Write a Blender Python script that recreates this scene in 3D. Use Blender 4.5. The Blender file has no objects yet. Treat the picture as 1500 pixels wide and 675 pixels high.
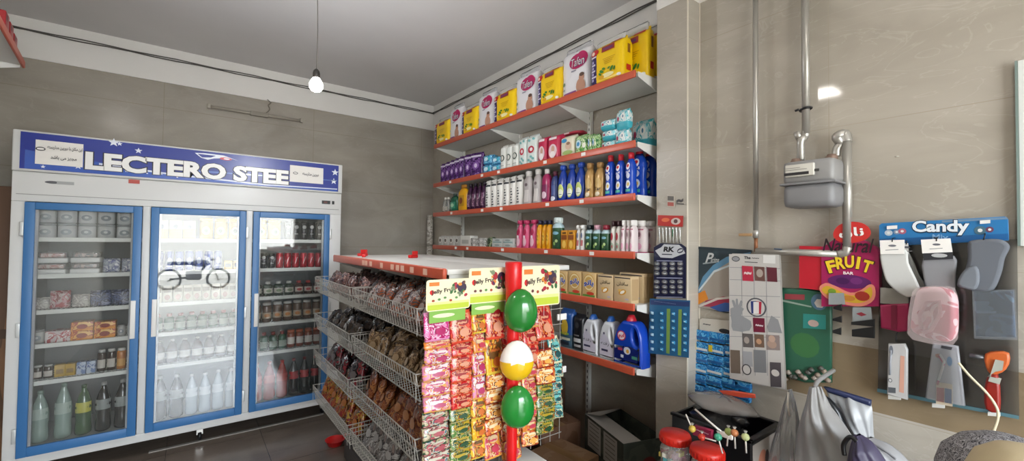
import bpy, bmesh, math, random
from mathutils import Vector, Matrix
random.seed(7)
PI = math.pi
SC = bpy.context.scene
C = SC.collection
# ------------------------------------------------------------------ camera
F, YAW, PIT, ROL, EYE = 626.3, .6465, .0231, .0111, 1.58
def ray(px, py):
    r = (px-750)/F; u = (337.5-py)/F; f = 1.0
    c, s = math.cos(ROL), math.sin(ROL); r, u = r*c-u*s, r*s+u*c
    c, s = math.cos(PIT), math.sin(PIT); f, u = f*c-u*s, f*s+u*c
    c, s = math.cos(YAW), math.sin(YAW)
    return Vector((r*c+f*s, -r*s+f*c, u))
def at(px, py, X=None, Y=None, Z=None):
    d = ray(px, py)
    k = X/d.x if X is not None else Y/d.y if Y is not None else (Z-EYE)/d.z
    return Vector((d.x*k, d.y*k, EYE+d.z*k))
cam = bpy.data.cameras.new('camera')
co = bpy.data.objects.new('camera', cam); C.objects.link(co)
fw = ray(750, 337.5).normalized(); rt = (ray(751, 337.5)-ray(750, 337.5)).normalized(); up = rt.cross(fw)
co.matrix_world = Matrix(((rt.x, up.x, -fw.x, 0), (rt.y, up.y, -fw.y, 0), (rt.z, up.z, -fw.z, EYE), (0, 0, 0, 1)))
cam.sensor_width = 36; cam.lens = 36*F/1500; cam.clip_start = .02
SC.camera = co
SC.view_settings.view_transform = 'Standard'; SC.view_settings.look = 'None'
SC.view_settings.gamma = 1; SC.view_settings.use_curve_mapping = False
SC.view_settings.exposure = -0.17
# ------------------------------------------------------------------ light
W = bpy.data.worlds.new('sky'); SC.world = W; W.use_nodes = True
W.node_tree.nodes['Background'].inputs[0].default_value = (.86, .93, 1, 1)
W.node_tree.nodes['Background'].inputs[1].default_value = 24.0
def area(name, loc, rot, sx, sy, e, col=(1, 1, 1), portal=False):
    l = bpy.data.lights.new(name, 'AREA'); l.shape = 'RECTANGLE'; l.size = sx; l.size_y = sy; l.energy = e; l.color = col
    if portal: l.cycles.is_portal = True
    o = bpy.data.objects.new(name, l); C.objects.link(o); o.location = loc; o.rotation_euler = rot
    return o
area('shopfront_daylight', (.65, -2.32, 1.25), (PI/2, 0, 0), 2.5, 2.4, 10, portal=True)
PANELS = [((-.78, 1.59, 3.18), .3, .24, 9), ((1.1, -.15, 3.18), .9, .1, 8)]   # ceiling lamps above the camera
BULB = (.535, 2.5, 2.42)

XW, XG, XC, YB, ZC, ZT = 2.36, 2.24, 2.12, 4.74, 3.21, 2.91
XL, YF0 = -1.18, -2.3
# ------------------------------------------------------------------ materials
def lin(c):
    if isinstance(c, str):
        c = tuple(int(c[i:i+2], 16)/255 for i in (0, 2, 4))
    return tuple((v/12.92 if v <= .04045 else ((v+.055)/1.055)**2.4) for v in c[:3])+(1,)
_M = {}
def mat(hexc, rough=.5, metal=0., alpha=1., trans=0., emit=0., coat=0., name=None):
    k = (hexc, rough, metal, alpha, trans, emit, coat)
    if k in _M: return _M[k]
    m = bpy.data.materials.new(name or 'm_'+hexc); m.use_nodes = True
    b = m.node_tree.nodes['Principled BSDF']
    b.inputs['Base Color'].default_value = lin(hexc); b.inputs['Roughness'].default_value = rough
    b.inputs['Metallic'].default_value = metal; b.inputs['Alpha'].default_value = alpha
    b.inputs['Transmission Weight'].default_value = trans; b.inputs['Coat Weight'].default_value = coat
    if emit:
        b.inputs['Emission Color'].default_value = lin(hexc); b.inputs['Emission Strength'].default_value = emit
    _M[k] = m
    return m
def nodes(m): return m.node_tree.nodes, m.node_tree.links
def ramp(nd, cols, const=False):
    r = nd.new('ShaderNodeValToRGB'); el = r.color_ramp.elements
    if const: r.color_ramp.interpolation = 'CONSTANT'
    n = len(cols)
    while len(el) < n: el.new(.5)
    for i, c in enumerate(cols):
        p = i/n if const else i/(n-1)
        if isinstance(c, tuple) and len(c) == 2: p, c = c
        el[i].position = p; el[i].color = lin(c)
    return r
def printed(cols, scale=40, rough=.3, seed=0, stretch=(1, 1, 1), coat=0.):
    """busy packaging print: soft coloured blobs"""
    k = ('pr', tuple(cols), scale, rough, seed, stretch)
    if k in _M: return _M[k]
    m = bpy.data.materials.new('print'); m.use_nodes = True; nd, lk = nodes(m); b = nd['Principled BSDF']
    tc = nd.new('ShaderNodeTexCoord'); mp = nd.new('ShaderNodeMapping'); mp.inputs['Scale'].default_value = stretch
    mp.inputs['Location'].default_value = (seed*3.7, seed*1.3, seed*2.1)
    n = nd.new('ShaderNodeTexNoise'); n.inputs['Scale'].default_value = scale; n.inputs['Detail'].default_value = 2.5
    n.inputs['Distortion'].default_value = 1.2
    st = nd.new('ShaderNodeMapRange'); st.inputs[1].default_value = .33; st.inputs[2].default_value = .67
    r = ramp(nd, cols, True)
    lk.new(tc.outputs['Object'], mp.inputs[0]); lk.new(mp.outputs[0], n.inputs['Vector']); lk.new(n.outputs[0], st.inputs[0])
    lk.new(st.outputs[0], r.inputs[0]); lk.new(r.outputs[0], b.inputs['Base Color'])
    b.inputs['Roughness'].default_value = rough; b.inputs['Coat Weight'].default_value = coat
    _M[k] = m; return m
def tile_mat(name, c1, c2, vein, rough, axis, size=(.6, .6), grout='a59c8c', off=(0, 0), bump=.03):
    m = bpy.data.materials.new(name); m.use_nodes = True; nd, lk = nodes(m); b = nd['Principled BSDF']
    tc = nd.new('ShaderNodeTexCoord'); sp = nd.new('ShaderNodeSeparateXYZ'); cb = nd.new('ShaderNodeCombineXYZ')
    lk.new(tc.outputs['Object'], sp.inputs[0])
    a, c = {'x': ('Y', 'Z'), 'y': ('X', 'Z'), 'z': ('X', 'Y')}[axis]
    lk.new(sp.outputs[a], cb.inputs[0]); lk.new(sp.outputs[c], cb.inputs[1])
    n = nd.new('ShaderNodeTexNoise'); n.inputs['Scale'].default_value = 1.6; n.inputs['Detail'].default_value = 6; n.inputs['Distortion'].default_value = .8
    mp = nd.new('ShaderNodeMapping'); mp.inputs['Rotation'].default_value = (0, 0, .7); mp.inputs['Scale'].default_value = (1, 2.4, 1)
    lk.new(cb.outputs[0], mp.inputs[0]); lk.new(mp.outputs[0], n.inputs['Vector'])
    r = ramp(nd, [(.3, c1), (.7, c2)]); lk.new(n.outputs[0], r.inputs[0])
    n2 = nd.new('ShaderNodeTexNoise'); n2.inputs['Scale'].default_value = 3.1; n2.inputs['Detail'].default_value = 4; n2.inputs['Distortion'].default_value = 1.6
    lk.new(mp.outputs[0], n2.inputs['Vector'])
    r2 = ramp(nd, [(.485, (0, 0, 0)), (.5, (1, 1, 1)), (.515, (0, 0, 0))]); lk.new(n2.outputs[0], r2.inputs[0])
    mx = nd.new('ShaderNodeMix'); mx.data_type = 'RGBA'; mx.inputs[7].default_value = lin(vein)
    ml = nd.new('ShaderNodeMath'); ml.operation = 'MULTIPLY'; ml.inputs[1].default_value = .16; lk.new(r2.outputs[0], ml.inputs[0])
    lk.new(ml.outputs[0], mx.inputs[0]); lk.new(r.outputs[0], mx.inputs[6])
    bk = nd.new('ShaderNodeTexBrick'); bk.offset = 0; bk.inputs['Scale'].default_value = 1; bk.inputs['Brick Width'].default_value = size[0]
    bk.inputs['Row Height'].default_value = size[1]; bk.inputs['Mortar Size'].default_value = .0018; bk.inputs['Mortar'].default_value = (1, 1, 1, 1)
    bk.inputs['Color1'].default_value = bk.inputs['Color2'].default_value = (0, 0, 0, 1); bk.inputs['Mortar Smooth'].default_value = .2
    m2 = nd.new('ShaderNodeMapping'); m2.inputs['Location'].default_value = (off[0], off[1], 0); lk.new(cb.outputs[0], m2.inputs[0]); lk.new(m2.outputs[0], bk.inputs['Vector'])
    mg = nd.new('ShaderNodeMix'); mg.data_type = 'RGBA'; mg.inputs[7].default_value = lin(grout)
    lk.new(bk.outputs['Color'], mg.inputs[0]); lk.new(mx.outputs[2], mg.inputs[6]); lk.new(mg.outputs[2], b.inputs['Base Color'])
    b.inputs['Roughness'].default_value = rough
    return m
def plaster(name, c, rough=.85):
    m = bpy.data.materials.new(name); m.use_nodes = True; nd, lk = nodes(m); b = nd['Principled BSDF']
    tc = nd.new('ShaderNodeTexCoord'); n = nd.new('ShaderNodeTexNoise'); n.inputs['Scale'].default_value = 1.1; n.inputs['Detail'].default_value = 5
    lk.new(tc.outputs['Object'], n.inputs['Vector'])
    base = lin(c); r = nd.new('ShaderNodeValToRGB'); r.color_ramp.elements[0].position = .3; r.color_ramp.elements[1].position = .7
    r.color_ramp.elements[0].color = tuple(v*.9 for v in base[:3])+(1,); r.color_ramp.elements[1].color = base
    lk.new(n.outputs[0], r.inputs[0]); lk.new(r.outputs[0], b.inputs['Base Color']); b.inputs['Roughness'].default_value = rough
    return m
def film(hexc, alpha, rough=.15, refl=1.45):
    """thin clear sheet: straight-through transparency under a glossy skin"""
    k = ('film', hexc, alpha, rough)
    if k in _M: return _M[k]
    m = bpy.data.materials.new('clear_film'); m.use_nodes = True; nd, lk = nodes(m)
    b = nd['Principled BSDF']; b.inputs['Base Color'].default_value = lin(hexc); b.inputs['Roughness'].default_value = rough
    b.inputs['Alpha'].default_value = alpha
    gl = nd.new('ShaderNodeBsdfGlossy'); gl.inputs['Roughness'].default_value = rough
    fr = nd.new('ShaderNodeFresnel'); fr.inputs[0].default_value = refl
    mx = nd.new('ShaderNodeMixShader'); lk.new(fr.outputs[0], mx.inputs[0]); lk.new(b.outputs[0], mx.inputs[1]); lk.new(gl.outputs[0], mx.inputs[2])
    lk.new(mx.outputs[0], nd['Material Output'].inputs[0]); _M[k] = m; return m
GLASS = film('c8d4d0', .03, .004, 1.72)
BAGFILM = film('a8a8a8', .35, .35)
CLEAR = film('e6ecea', .18, .08)
WHITE = mat('e6e4e0', .35); WHITEM = mat('deddd8', .4); BLACK = mat('141416', .4); CHROME = mat('b9b6b0', .3, .9)
BLUEFILM = mat('386fa6', .4); SALMON = mat('c2553a', .35); RED = mat('c81c1c', .35); PAPER = mat('eeeae4', .7)
# ------------------------------------------------------------------ mesh builder
class MB:
    def __init__(s): s.v = []; s.f = []; s.mi = []; s.sm = []; s.mats = []; s.T = Matrix()
    def m(s, mt):
        if mt not in s.mats: s.mats.append(mt)
        return s.mats.index(mt)
    def add(s, vs, fs, mt, smooth=False):
        o = len(s.v); s.v += [tuple(s.T @ Vector(p)) for p in vs]
        for i, f in enumerate(fs):
            s.f.append(tuple(o+k for k in f)); s.mi.append(s.m(mt[i] if isinstance(mt, list) else mt)); s.sm.append(smooth)
        return s
    def box(s, lo, hi, mt, bev=0.):
        (a, b, c), (d, e, f) = lo, hi
        if not bev:
            v = [(x, y, z) for x in (a, d) for y in (b, e) for z in (c, f)]
            return s.add(v, [(0, 1, 3, 2), (4, 6, 7, 5), (0, 4, 5, 1), (2, 3, 7, 6), (0, 2, 6, 4), (1, 5, 7, 3)], mt)
        bm = bmesh.new(); bmesh.ops.create_cube(bm, size=1)
        for v in bm.verts: v.co = ((a+d)/2+v.co.x*(d-a), (b+e)/2+v.co.y*(e-b), (c+f)/2+v.co.z*(f-c))
        bmesh.ops.bevel(bm, geom=bm.edges[:], offset=bev, segments=2, affect='EDGES', profile=.6)
        bm.verts.index_update(); s.add([v.co[:] for v in bm.verts], [[v.index for v in fc.verts] for fc in bm.faces], mt, True); bm.free()
        return s
    def bar(s, p, q, r, mt, n=4, r2=None):
        p, q = Vector(p), Vector(q); d = (q-p).normalized(); a = d.orthogonal().normalized(); b = d.cross(a); r2 = r if r2 is None else r2
        vs = [p+(a*math.cos(t)+b*math.sin(t))*r for t in [2*PI*i/n for i in range(n)]]+[q+(a*math.cos(t)+b*math.sin(t))*r2 for t in [2*PI*i/n for i in range(n)]]
        fs = [(i, (i+1) % n, n+(i+1) % n, n+i) for i in range(n)]+[tuple(range(n))[::-1], tuple(range(n, 2*n))]
        return s.add(vs, fs, mt, n > 5)
    def tube(s, pts, r, mt, n=8):
        pts = [Vector(p) for p in pts]; R = r if isinstance(r, (list, tuple)) else [r]*len(pts)
        vs = []; a = None
        for i, p in enumerate(pts):
            d = (pts[min(i+1, len(pts)-1)]-pts[max(i-1, 0)]).normalized()
            a = d.orthogonal().normalized() if a is None else (a-d*a.dot(d)).normalized()
            b = d.cross(a); vs += [p+(a*math.cos(2*PI*k/n)+b*math.sin(2*PI*k/n))*R[i] for k in range(n)]
        fs = [(i*n+k, i*n+(k+1) % n, (i+1)*n+(k+1) % n, (i+1)*n+k) for i in range(len(pts)-1) for k in range(n)]
        fs += [tuple(range(n))[::-1], tuple(range((len(pts)-1)*n, len(pts)*n))]
        return s.add(vs, fs, mt, True)
    def lathe(s, prof, mt, n=16, sx=1., sy=1., c=(0, 0, 0), ex=2., matz=None, lean=0.):
        """prof [(r, z)]; superellipse section with exponent ex; sx, sy squash"""
        vs = []
        for r, z in prof:
            for k in range(n):
                t = 2*PI*k/n; cx, sn = math.cos(t), math.sin(t)
                x = math.copysign(abs(cx)**(2/ex), cx); y = math.copysign(abs(sn)**(2/ex), sn)
                vs.append((c[0]+x*r*sx+lean*z, c[1]+y*r*sy, c[2]+z))
        fs = []; ms = []
        for i in range(len(prof)-1):
            for k in range(n):
                fs.append((i*n+k, i*n+(k+1) % n, (i+1)*n+(k+1) % n, (i+1)*n+k)); ms.append(matz((prof[i][1]+prof[i+1][1])/2) if matz else mt)
        fs += [tuple(range(n))[::-1], tuple(range((len(prof)-1)*n, len(prof)*n))]; ms += [ms[0], ms[-1]]
        return s.add(vs, fs, ms, True)
    def sheet(s, fn, nu, nv, mf, smooth=True, flip=False):
        vs = [fn(i/nu, j/nv) for j in range(nv+1) for i in range(nu+1)]; fs = []; ms = []
        for j in range(nv):
            for i in range(nu):
                q = (j*(nu+1)+i, j*(nu+1)+i+1, (j+1)*(nu+1)+i+1, (j+1)*(nu+1)+i)
                fs.append(q[::-1] if flip else q); ms.append(mf((i+.5)/nu, (j+.5)/nv) if callable(mf) else mf)
        return s.add(vs, fs, ms, smooth)
    # decals lie on a surface given by S(x, z) -> y
    def rect(s, S, x0, z0, x1, z1, mt, n=1, nz=1):
        return s.sheet(lambda u, v: (x0+(x1-x0)*u, S(x0+(x1-x0)*u, z0+(z1-z0)*v), z0+(z1-z0)*v), n, nz, mt, False)
    def oval(s, S, cx, cz, rx, rz, mt, n=16, rot=0.):
        pts = [(0, 0)]+[(rx*q*math.cos(2*PI*k/n), rz*q*math.sin(2*PI*k/n)) for q in (.55, 1) for k in range(n)]
        c, d = math.cos(rot), math.sin(rot); pts = [(cx+x*c-z*d, cz+x*d+z*c) for x, z in pts]
        fs = [(0, 1+k, 1+(k+1) % n) for k in range(n)]+[(1+k, 1+n+k, 1+n+(k+1) % n, 1+(k+1) % n) for k in range(n)]
        return s.add([(x, S(x, z), z) for x, z in pts], fs, mt)
    def poly(s, S, pts, mt):
        return s.add([(x, S(x, z), z) for x, z in pts], [tuple(range(len(pts)))], mt)
    def text(s, S, body, cx, cz, h, mt, w=None, bold=.0, shear=0., rot=0.):
        vs, fs, (x0, x1, y0, y1) = glyphs(body, bold)
        k = h/max(y1-y0, 1e-6); kx = k if w is None else w/(x1-x0)
        c, d = math.cos(rot), math.sin(rot); out = []
        for x, y in vs:
            a, b = (x-(x0+x1)/2)*kx+shear*(y-y0)*k, (y-(y0+y1)/2)*k
            a, b = cx+a*c-b*d, cz+a*d+b*c; out.append((a, S(a, b), b))
        return s.add(out, fs, mt)
    def slab(s, loops, th, mt, bev=0., y=0., fn=None):
        """filled outline in x-z (first loop the outside, others holes), extruded to thickness th about y"""
        cu = bpy.data.curves.new('o', 'CURVE'); cu.dimensions = '2D'; cu.fill_mode = 'BOTH'; cu.extrude = max(th/2-bev, 0); cu.bevel_depth = bev; cu.bevel_resolution = 2
        if bev: cu.offset = -bev
        for lp in loops:
            sp = cu.splines.new('POLY'); sp.points.add(len(lp)-1); sp.use_cyclic_u = True
            for p, q in zip(sp.points, lp): p.co = (q[0], q[1], 0, 1)
        vs, fs = curve_mesh(cu)
        return s.add([(x, y-z, w) for x, w, z in vs], fs, mt, bool(bev))
    def build(s, name, parent=None, label=None):
        me = s.mesh(name); o = bpy.data.objects.new(name, me); C.objects.link(o)
        if parent is not None: o.parent = parent
        if label: o['label'] = label
        return o
    def mesh(s, name):
        me = bpy.data.meshes.new(name); me.from_pydata(s.v, [], s.f)
        for m in s.mats: me.materials.append(m)
        me.polygons.foreach_set('material_index', s.mi); me.polygons.foreach_set('use_smooth', s.sm); me.update()
        return me
def curve_mesh(cu):
    o = bpy.data.objects.new('tmp', cu); C.objects.link(o); dg = bpy.context.evaluated_depsgraph_get(); dg.update()
    me = bpy.data.meshes.new_from_object(o.evaluated_get(dg))
    vs = [v.co[:] for v in me.vertices]; fs = [tuple(p.vertices) for p in me.polygons]
    bpy.data.objects.remove(o); bpy.data.curves.remove(cu); bpy.data.meshes.remove(me)
    return vs, fs
_G = {}
def glyphs(body, bold):
    if (body, bold) not in _G:
        cu = bpy.data.curves.new('t', 'FONT'); cu.body = body; cu.resolution_u = 3; cu.offset = bold
        vs, fs = curve_mesh(cu); xs = [v[0] for v in vs]; ys = [v[1] for v in vs]
        _G[body, bold] = ([(v[0], v[1]) for v in vs], fs, (min(xs), max(xs), min(ys), max(ys)))
    return _G[body, bold]
def flat(y): return lambda x, z: y
def rr(x0, z0, x1, z1, r, n=5):
    out = []
    for cx, cz, a in ((x1-r, z0+r, -PI/2), (x1-r, z1-r, 0), (x0+r, z1-r, PI/2), (x0+r, z0+r, PI)):
        out += [(cx+r*math.cos(a+PI/2*k/n), cz+r*math.sin(a+PI/2*k/n)) for k in range(n+1)]
    return out
def smooth_loop(pts, k=4):
    n = len(pts); out = []
    for i in range(n):
        p0, p1, p2, p3 = (Vector(pts[(i+j-1) % n]) for j in range(4))
        for t in [q/k for q in range(k)]:
            out.append(tuple(.5*((2*p1)+(p2-p0)*t+(2*p0-5*p1+4*p2-p3)*t*t+(3*p1-p0-3*p2+p3)*t**3)))
    return out
def smooth_path(pts, k=6):
    pts = [Vector(p) for p in pts]; n = len(pts); out = []
    for i in range(n-1):
        p0, p1, p2, p3 = pts[max(i-1, 0)], pts[i], pts[i+1], pts[min(i+2, n-1)]
        for t in [q/k for q in range(k)]:
            out.append(.5*((2*p1)+(p2-p0)*t+(2*p0-5*p1+4*p2-p3)*t*t+(3*p1-p0-3*p2+p3)*t**3))
    return out+[pts[-1]]
# ------------------------------------------------------------------ things
def tag(o, label=None, cat=None, group=None, kind=None):
    for k, v in (('label', label), ('category', cat), ('group', group), ('kind', kind)):
        if v: o[k] = v
    return o
def empty(name, loc=(0, 0, 0), rz=0., label=None, cat=None, group=None):
    o = bpy.data.objects.new(name, None); C.objects.link(o); o.location = loc; o.rotation_euler = (0, 0, rz); o.empty_display_size = .05
    return tag(o, label, cat, group)
def struct(name, mb): return tag(mb.build(name), kind='structure')
class Kit:
    """one kind of thing: its parts as meshes, of known width and height, front towards -y, base at z = 0"""
    def __init__(s, name, cat, w, h, parts):
        s.name, s.cat, s.w, s.h = name, cat, w, h
        s.root = None; s.parts = [(n, b.mesh(n), l) for n, b, l in parts]
    def put(s, loc, rz, label, group=None, w=None, h=None, d=None, tilt=(0, 0)):
        sx = (w or s.w)/s.w; sz = (h or s.h)/s.h; sy = d or min(sx, 1.3)
        if len(s.parts) == 1:
            o = bpy.data.objects.new(s.name, s.parts[0][1]); C.objects.link(o)
        else:
            if s.root is None:
                o = s.root = bpy.data.objects.new(s.name, None); C.objects.link(o); o.empty_display_size = .05
                s.kids = []
                for n, me, l in s.parts:
                    c = bpy.data.objects.new(n, me); C.objects.link(c); c.parent = o; s.kids.append(c)
                    if l: c['label'] = l
            else:
                o = s.root.copy(); C.objects.link(o)
                for q in s.kids:
                    c = q.copy(); C.objects.link(c); c.parent = o
        o.location = loc; o.rotation_euler = (tilt[0], tilt[1], rz); o.scale = (sx, sy, sz)
        for k in ('group',):
            if k in o: del o[k]
        return tag(o, label, s.cat, group)
ORD = ['first', 'second', 'third', 'fourth', 'fifth', 'sixth', 'seventh', 'eighth', 'ninth', 'tenth', 'eleventh', 'twelfth', 'thirteenth', 'fourteenth']
# ================================================================== the setting
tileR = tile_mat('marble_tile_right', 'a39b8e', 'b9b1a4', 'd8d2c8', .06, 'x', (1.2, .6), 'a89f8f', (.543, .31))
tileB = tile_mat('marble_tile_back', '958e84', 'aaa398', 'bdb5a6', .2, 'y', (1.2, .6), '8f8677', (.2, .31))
band = plaster('band_paint', 'ece9e4', .6); ceilm = plaster('ceiling_paint', 'dcd9d8', .85)
tan = tile_mat('painted_reflection_tile', '7c6b52', '8e7c62', '9d8c72', .25, 'x', (1.2, 5), '80705a', (.543, 2))  # brown reflection in the glossy wall, put into the tile colour
floorm = tile_mat('floor_tile', '625850', '786c62', '867a70', .22, 'z', (.6, .6), '39322e', (.1, .2))
def wall(name, lo, hi, m): return struct(name, MB().box(lo, hi, m))
wall('floor', (XL-.1, -2.5, -.1), (XW+.2, YB+.1, 0), floorm)
wall('ceiling', (XL-.1, -2.5, ZC), (XW+.2, YB+.1, ZC+.1), ceilm)
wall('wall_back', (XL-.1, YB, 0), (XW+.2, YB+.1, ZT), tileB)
wall('trim_1', (XL-.1, YB-.008, ZT), (XW+.2, YB+.1, ZC), band)
wall('wall_right', (XW, 1.35, 0), (XW+.2, YB, ZT), tileR)
wall('trim_2', (XW-.008, 1.35, ZT), (XW+.2, YB, ZC), band)
tileC = tile_mat('marble_tile_column', 'a39b8e', 'b9b1a4', 'd8d2c8', .38, 'x', (1.2, .6), 'a89f8f', (.9, .31))
b = MB().box((XC, 1.257, 0), (XW, 1.445, ZT), tileC); b.box((XC-.003, 1.2555, ZT), (XW, 1.4465, ZC), band)
b.box((XC-.002, 1.254, 0), (XC+.005, 1.2595, ZT), mat('ddd6c6', .4)); b.box((XG-.004, 1.2525, 0), (XG+.001, 1.2571, ZT), mat('ddd6c6', .4))
struct('column', b)
b = MB().box((XG, -2.5, 1.155), (XG+.3, 1.257, ZT), tileR); b.box((XG, -2.5, 0), (XG+.3, 1.257, .9), tileR)
b.box((XG, -2.5, .9), (XG+.3, 1.257, 1.155), tan); b.box((XG-.004, -2.5, ZT), (XG+.3, 1.257, ZC), band)  # brown course is a painted reflection, not a different tile
b.box((XG-.0012, .62, 1.742), (XG+.001, .80, 1.745), mat('ddd8cc', .4))
for y, z in ((1.0, 2.06), (.97, 2.2), (.43, 1.93), (.44, 1.6), (1.08, 1.88)): b.oval(flat(0), 0, 0, .001, .001, band); b.lathe([(.008, 0), (.004, .002)], mat('e2ddd2', .5), 8, c=(XG-.001, y, z))
struct('wall_gas_meter', b)
wall('wall_left', (XL-.1, -2.5, 0), (XL, YB, ZC), plaster('left_paint', 'a79f91', .6))
b = MB(); plw = plaster('front_paint', '9c948a', .7)
b.box((XL, -2.5, 0), (-.55, YF0, ZC), plw); b.box((1.85, -2.5, 0), (XG, YF0, ZC), plw); b.box((-.55, -2.5, 2.45), (1.85, YF0, ZC), plw); b.box((.95, -2.5, 0), (1.85, YF0, .95), plw)  # low sill in the opening is added, unseen, to cut low daylight
struct('wall_front', b)
wall('trim_3', (-.2, 4.10, 0), (1.0, 4.13, .006), mat('8f8a84', .5))
wall('street', (-8, -16, -.12), (9, -2.5, -.02), plaster('street_concrete', 'a09c94', .9))
wall('wall_street', (-8, -12.2, -.02), (9, -12, 2.6), plaster('street_wall', 'ece8e0', .9))
# cables that run along the painted band
t = empty('wall_cable', (XW, YB, 3.11), 0, 'thin dark twisted cable running along the white band under the ceiling', 'cable')
cab = mat('57534e', .6); b = MB(); c2 = MB()
for off in (0, .011):
    b.tube([(XL+.02-XW+3.54*k/24, -.016-.004*(off > 0), .004*math.sin(k*1.7+off*200)+off) for k in range(25)], .005, cab, 5)
    c2.tube([(-.02-.004*(off > 0), -.02-3.3*k/20, .004*math.sin(k*2.1+off*200)+off) for k in range(21)], .005, cab, 5)
b.build('cable_run', t, 'run along the back wall'); c2.build('cable_run', t, 'run along the shelf wall')
# ================================================================== lamps
t = empty('ceiling_bulb', BULB, 0, 'lit bare white light bulb hanging on a thin wire from the ceiling', 'light bulb')
b = MB(); bl = mat('fff6ee', .4, emit=14.)
b.lathe([(.017, .035), (.026, .022), (.036, .0), (.035, -.018), (.024, -.034), (.008, -.041)], bl, 20); b.build('globe', t)
b = MB(); b.lathe([(.019, .036), (.019, .06), (.015, .075), (.006, .085)], mat('3a3836', .5), 12); b.build('socket', t)
b = MB(); b.tube([(0, 0, .08), (.002, 0, .3), (-.003, .002, .5), (.006, 0, .66), (.012, 0, ZC-BULB[2])], .0025, mat('8b8782', .6), 5)
b.lathe([(.007, .48), (.009, .5), (.007, .52)], mat('2a2826', .5), 8); b.build('wire', t)
l = bpy.data.lights.new('bulb_light', 'POINT'); l.energy = 34; l.shadow_soft_size = .05; l.color = (.93, .96, 1)
o = bpy.data.objects.new('bulb_light', l); C.objects.link(o); o.location = (BULB[0], BULB[1], BULB[2]-.1)
for (p, sx, sy, e), nm, lb in zip(PANELS, ('ceiling_panel_lamp', 'ceiling_tube_lamp'), ('short white ceiling lamp above the fridge aisle, seen mirrored in the wall tiles', 'long white tube lamp on the ceiling above the shop floor')):
    t = empty(nm, p, 0, lb, 'ceiling lamp')
    b = MB(); b.box((-sx/2-.015, -sy/2-.015, -.012), (sx/2+.015, sy/2+.015, .018), WHITE, .004); b.build('housing', t)
    b = MB(); b.box((-sx/2, -sy/2, -.022), (sx/2, sy/2, -.0125), mat('fff8f0', .5, emit=12.)); b.build('diffuser', t)
    a = area(nm+'_light', (p[0], p[1], p[2]-.03), (0, 0, 0), sx, sy, e, (1, .96, .9))
# bare fluorescent fitting on the back wall
p = at(306, 156, Y=YB-.03); q = at(441, 177, Y=YB-.03)
t = empty('tube_lamp_fitting', (p+q)/2, 0, 'empty white fluorescent tube fitting on the wall above the fridge', 'lamp fitting')
d = (q-p)/2; b = MB(); b.bar((-d.x, 0, -d.z), (d.x, 0, d.z), .014, mat('a59e92', .5), 6); b.build('batten', t)
b = MB(); b.box((-.06, -.02, -.02), (.09, .02, .02), mat('8f887c', .5), .004)
for s in (-1, 1): b.box((s*d.x-.012, -.03, s*d.z-.02), (s*d.x+.012, .0, s*d.z+.02), mat('a59e92', .5), .003)
b.build('bracket', t)
b = MB(); b.tube(smooth_path([(.07, -.01, .02), (.10, -.02, .06), (.085, -.01, .1), (.11, 0, .13), (.08, .01, .16)]), .004, mat('7c756a', .5), 5); b.build('wire', t)
# ================================================================== street: only seen mirrored in the fridge doors
t = empty('motorcycle', (.15, -8.4, -.02), .15, 'motorcycle parked in the street outside, mirrored in the middle fridge door', 'motorcycle')
def wheel(x, nm):
    b = MB(); n = 28
    b.tube([(x+.29*math.cos(2*PI*k/n), 0, .3+.29*math.sin(2*PI*k/n)) for k in range(n+1)], .035, BLACK, 8)
    for k in range(10): b.bar((x, 0, .3), (x+.27*math.cos(2*PI*k/10), 0, .3+.27*math.sin(2*PI*k/10)), .005, CHROME)
    b.lathe([(.04, -.05), (.04, .05)], CHROME, 10, c=(x, 0, .3)); b.build(nm, t)
wheel(-.62, 'wheel'); wheel(.62, 'wheel')
b = MB(); b.tube([(-.62, 0, .3), (-.2, 0, .35), (.1, 0, .4), (.35, 0, .85)], .03, BLACK); b.tube([(.62, .05, .3), (.4, .05, .8), (.36, .04, 1.0)], .022, CHROME); b.tube([(.62, -.05, .3), (.4, -.05, .8), (.36, -.04, 1.0)], .022, CHROME); b.build('frame', t)
b = MB(); b.box((-.2, -.12, .28), (.18, .12, .55), mat('3c3c40', .4, .5), .05); b.build('engine', t)
b = MB(); b.lathe([(.04, .68), (.13, .72), (.15, .8), (.1, .88), (.03, .9)], mat('26262c', .2), 14, 1.7, .8, c=(.15, 0, 0)); b.build('fuel_tank', t)
b = MB(); b.box((-.65, -.11, .74), (-.05, .11, .84), BLACK, .04); b.build('seat', t)
b = MB(); b.tube([(.28, -.34, 1.06), (.36, -.15, 1.02), (.36, .15, 1.02), (.28, .34, 1.06)], .015, BLACK); b.lathe([(.03, -.06), (.08, -.02), (.08, .06)], CHROME, 12, c=(.46, 0, .92)); b.build('handlebar', t)

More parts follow.
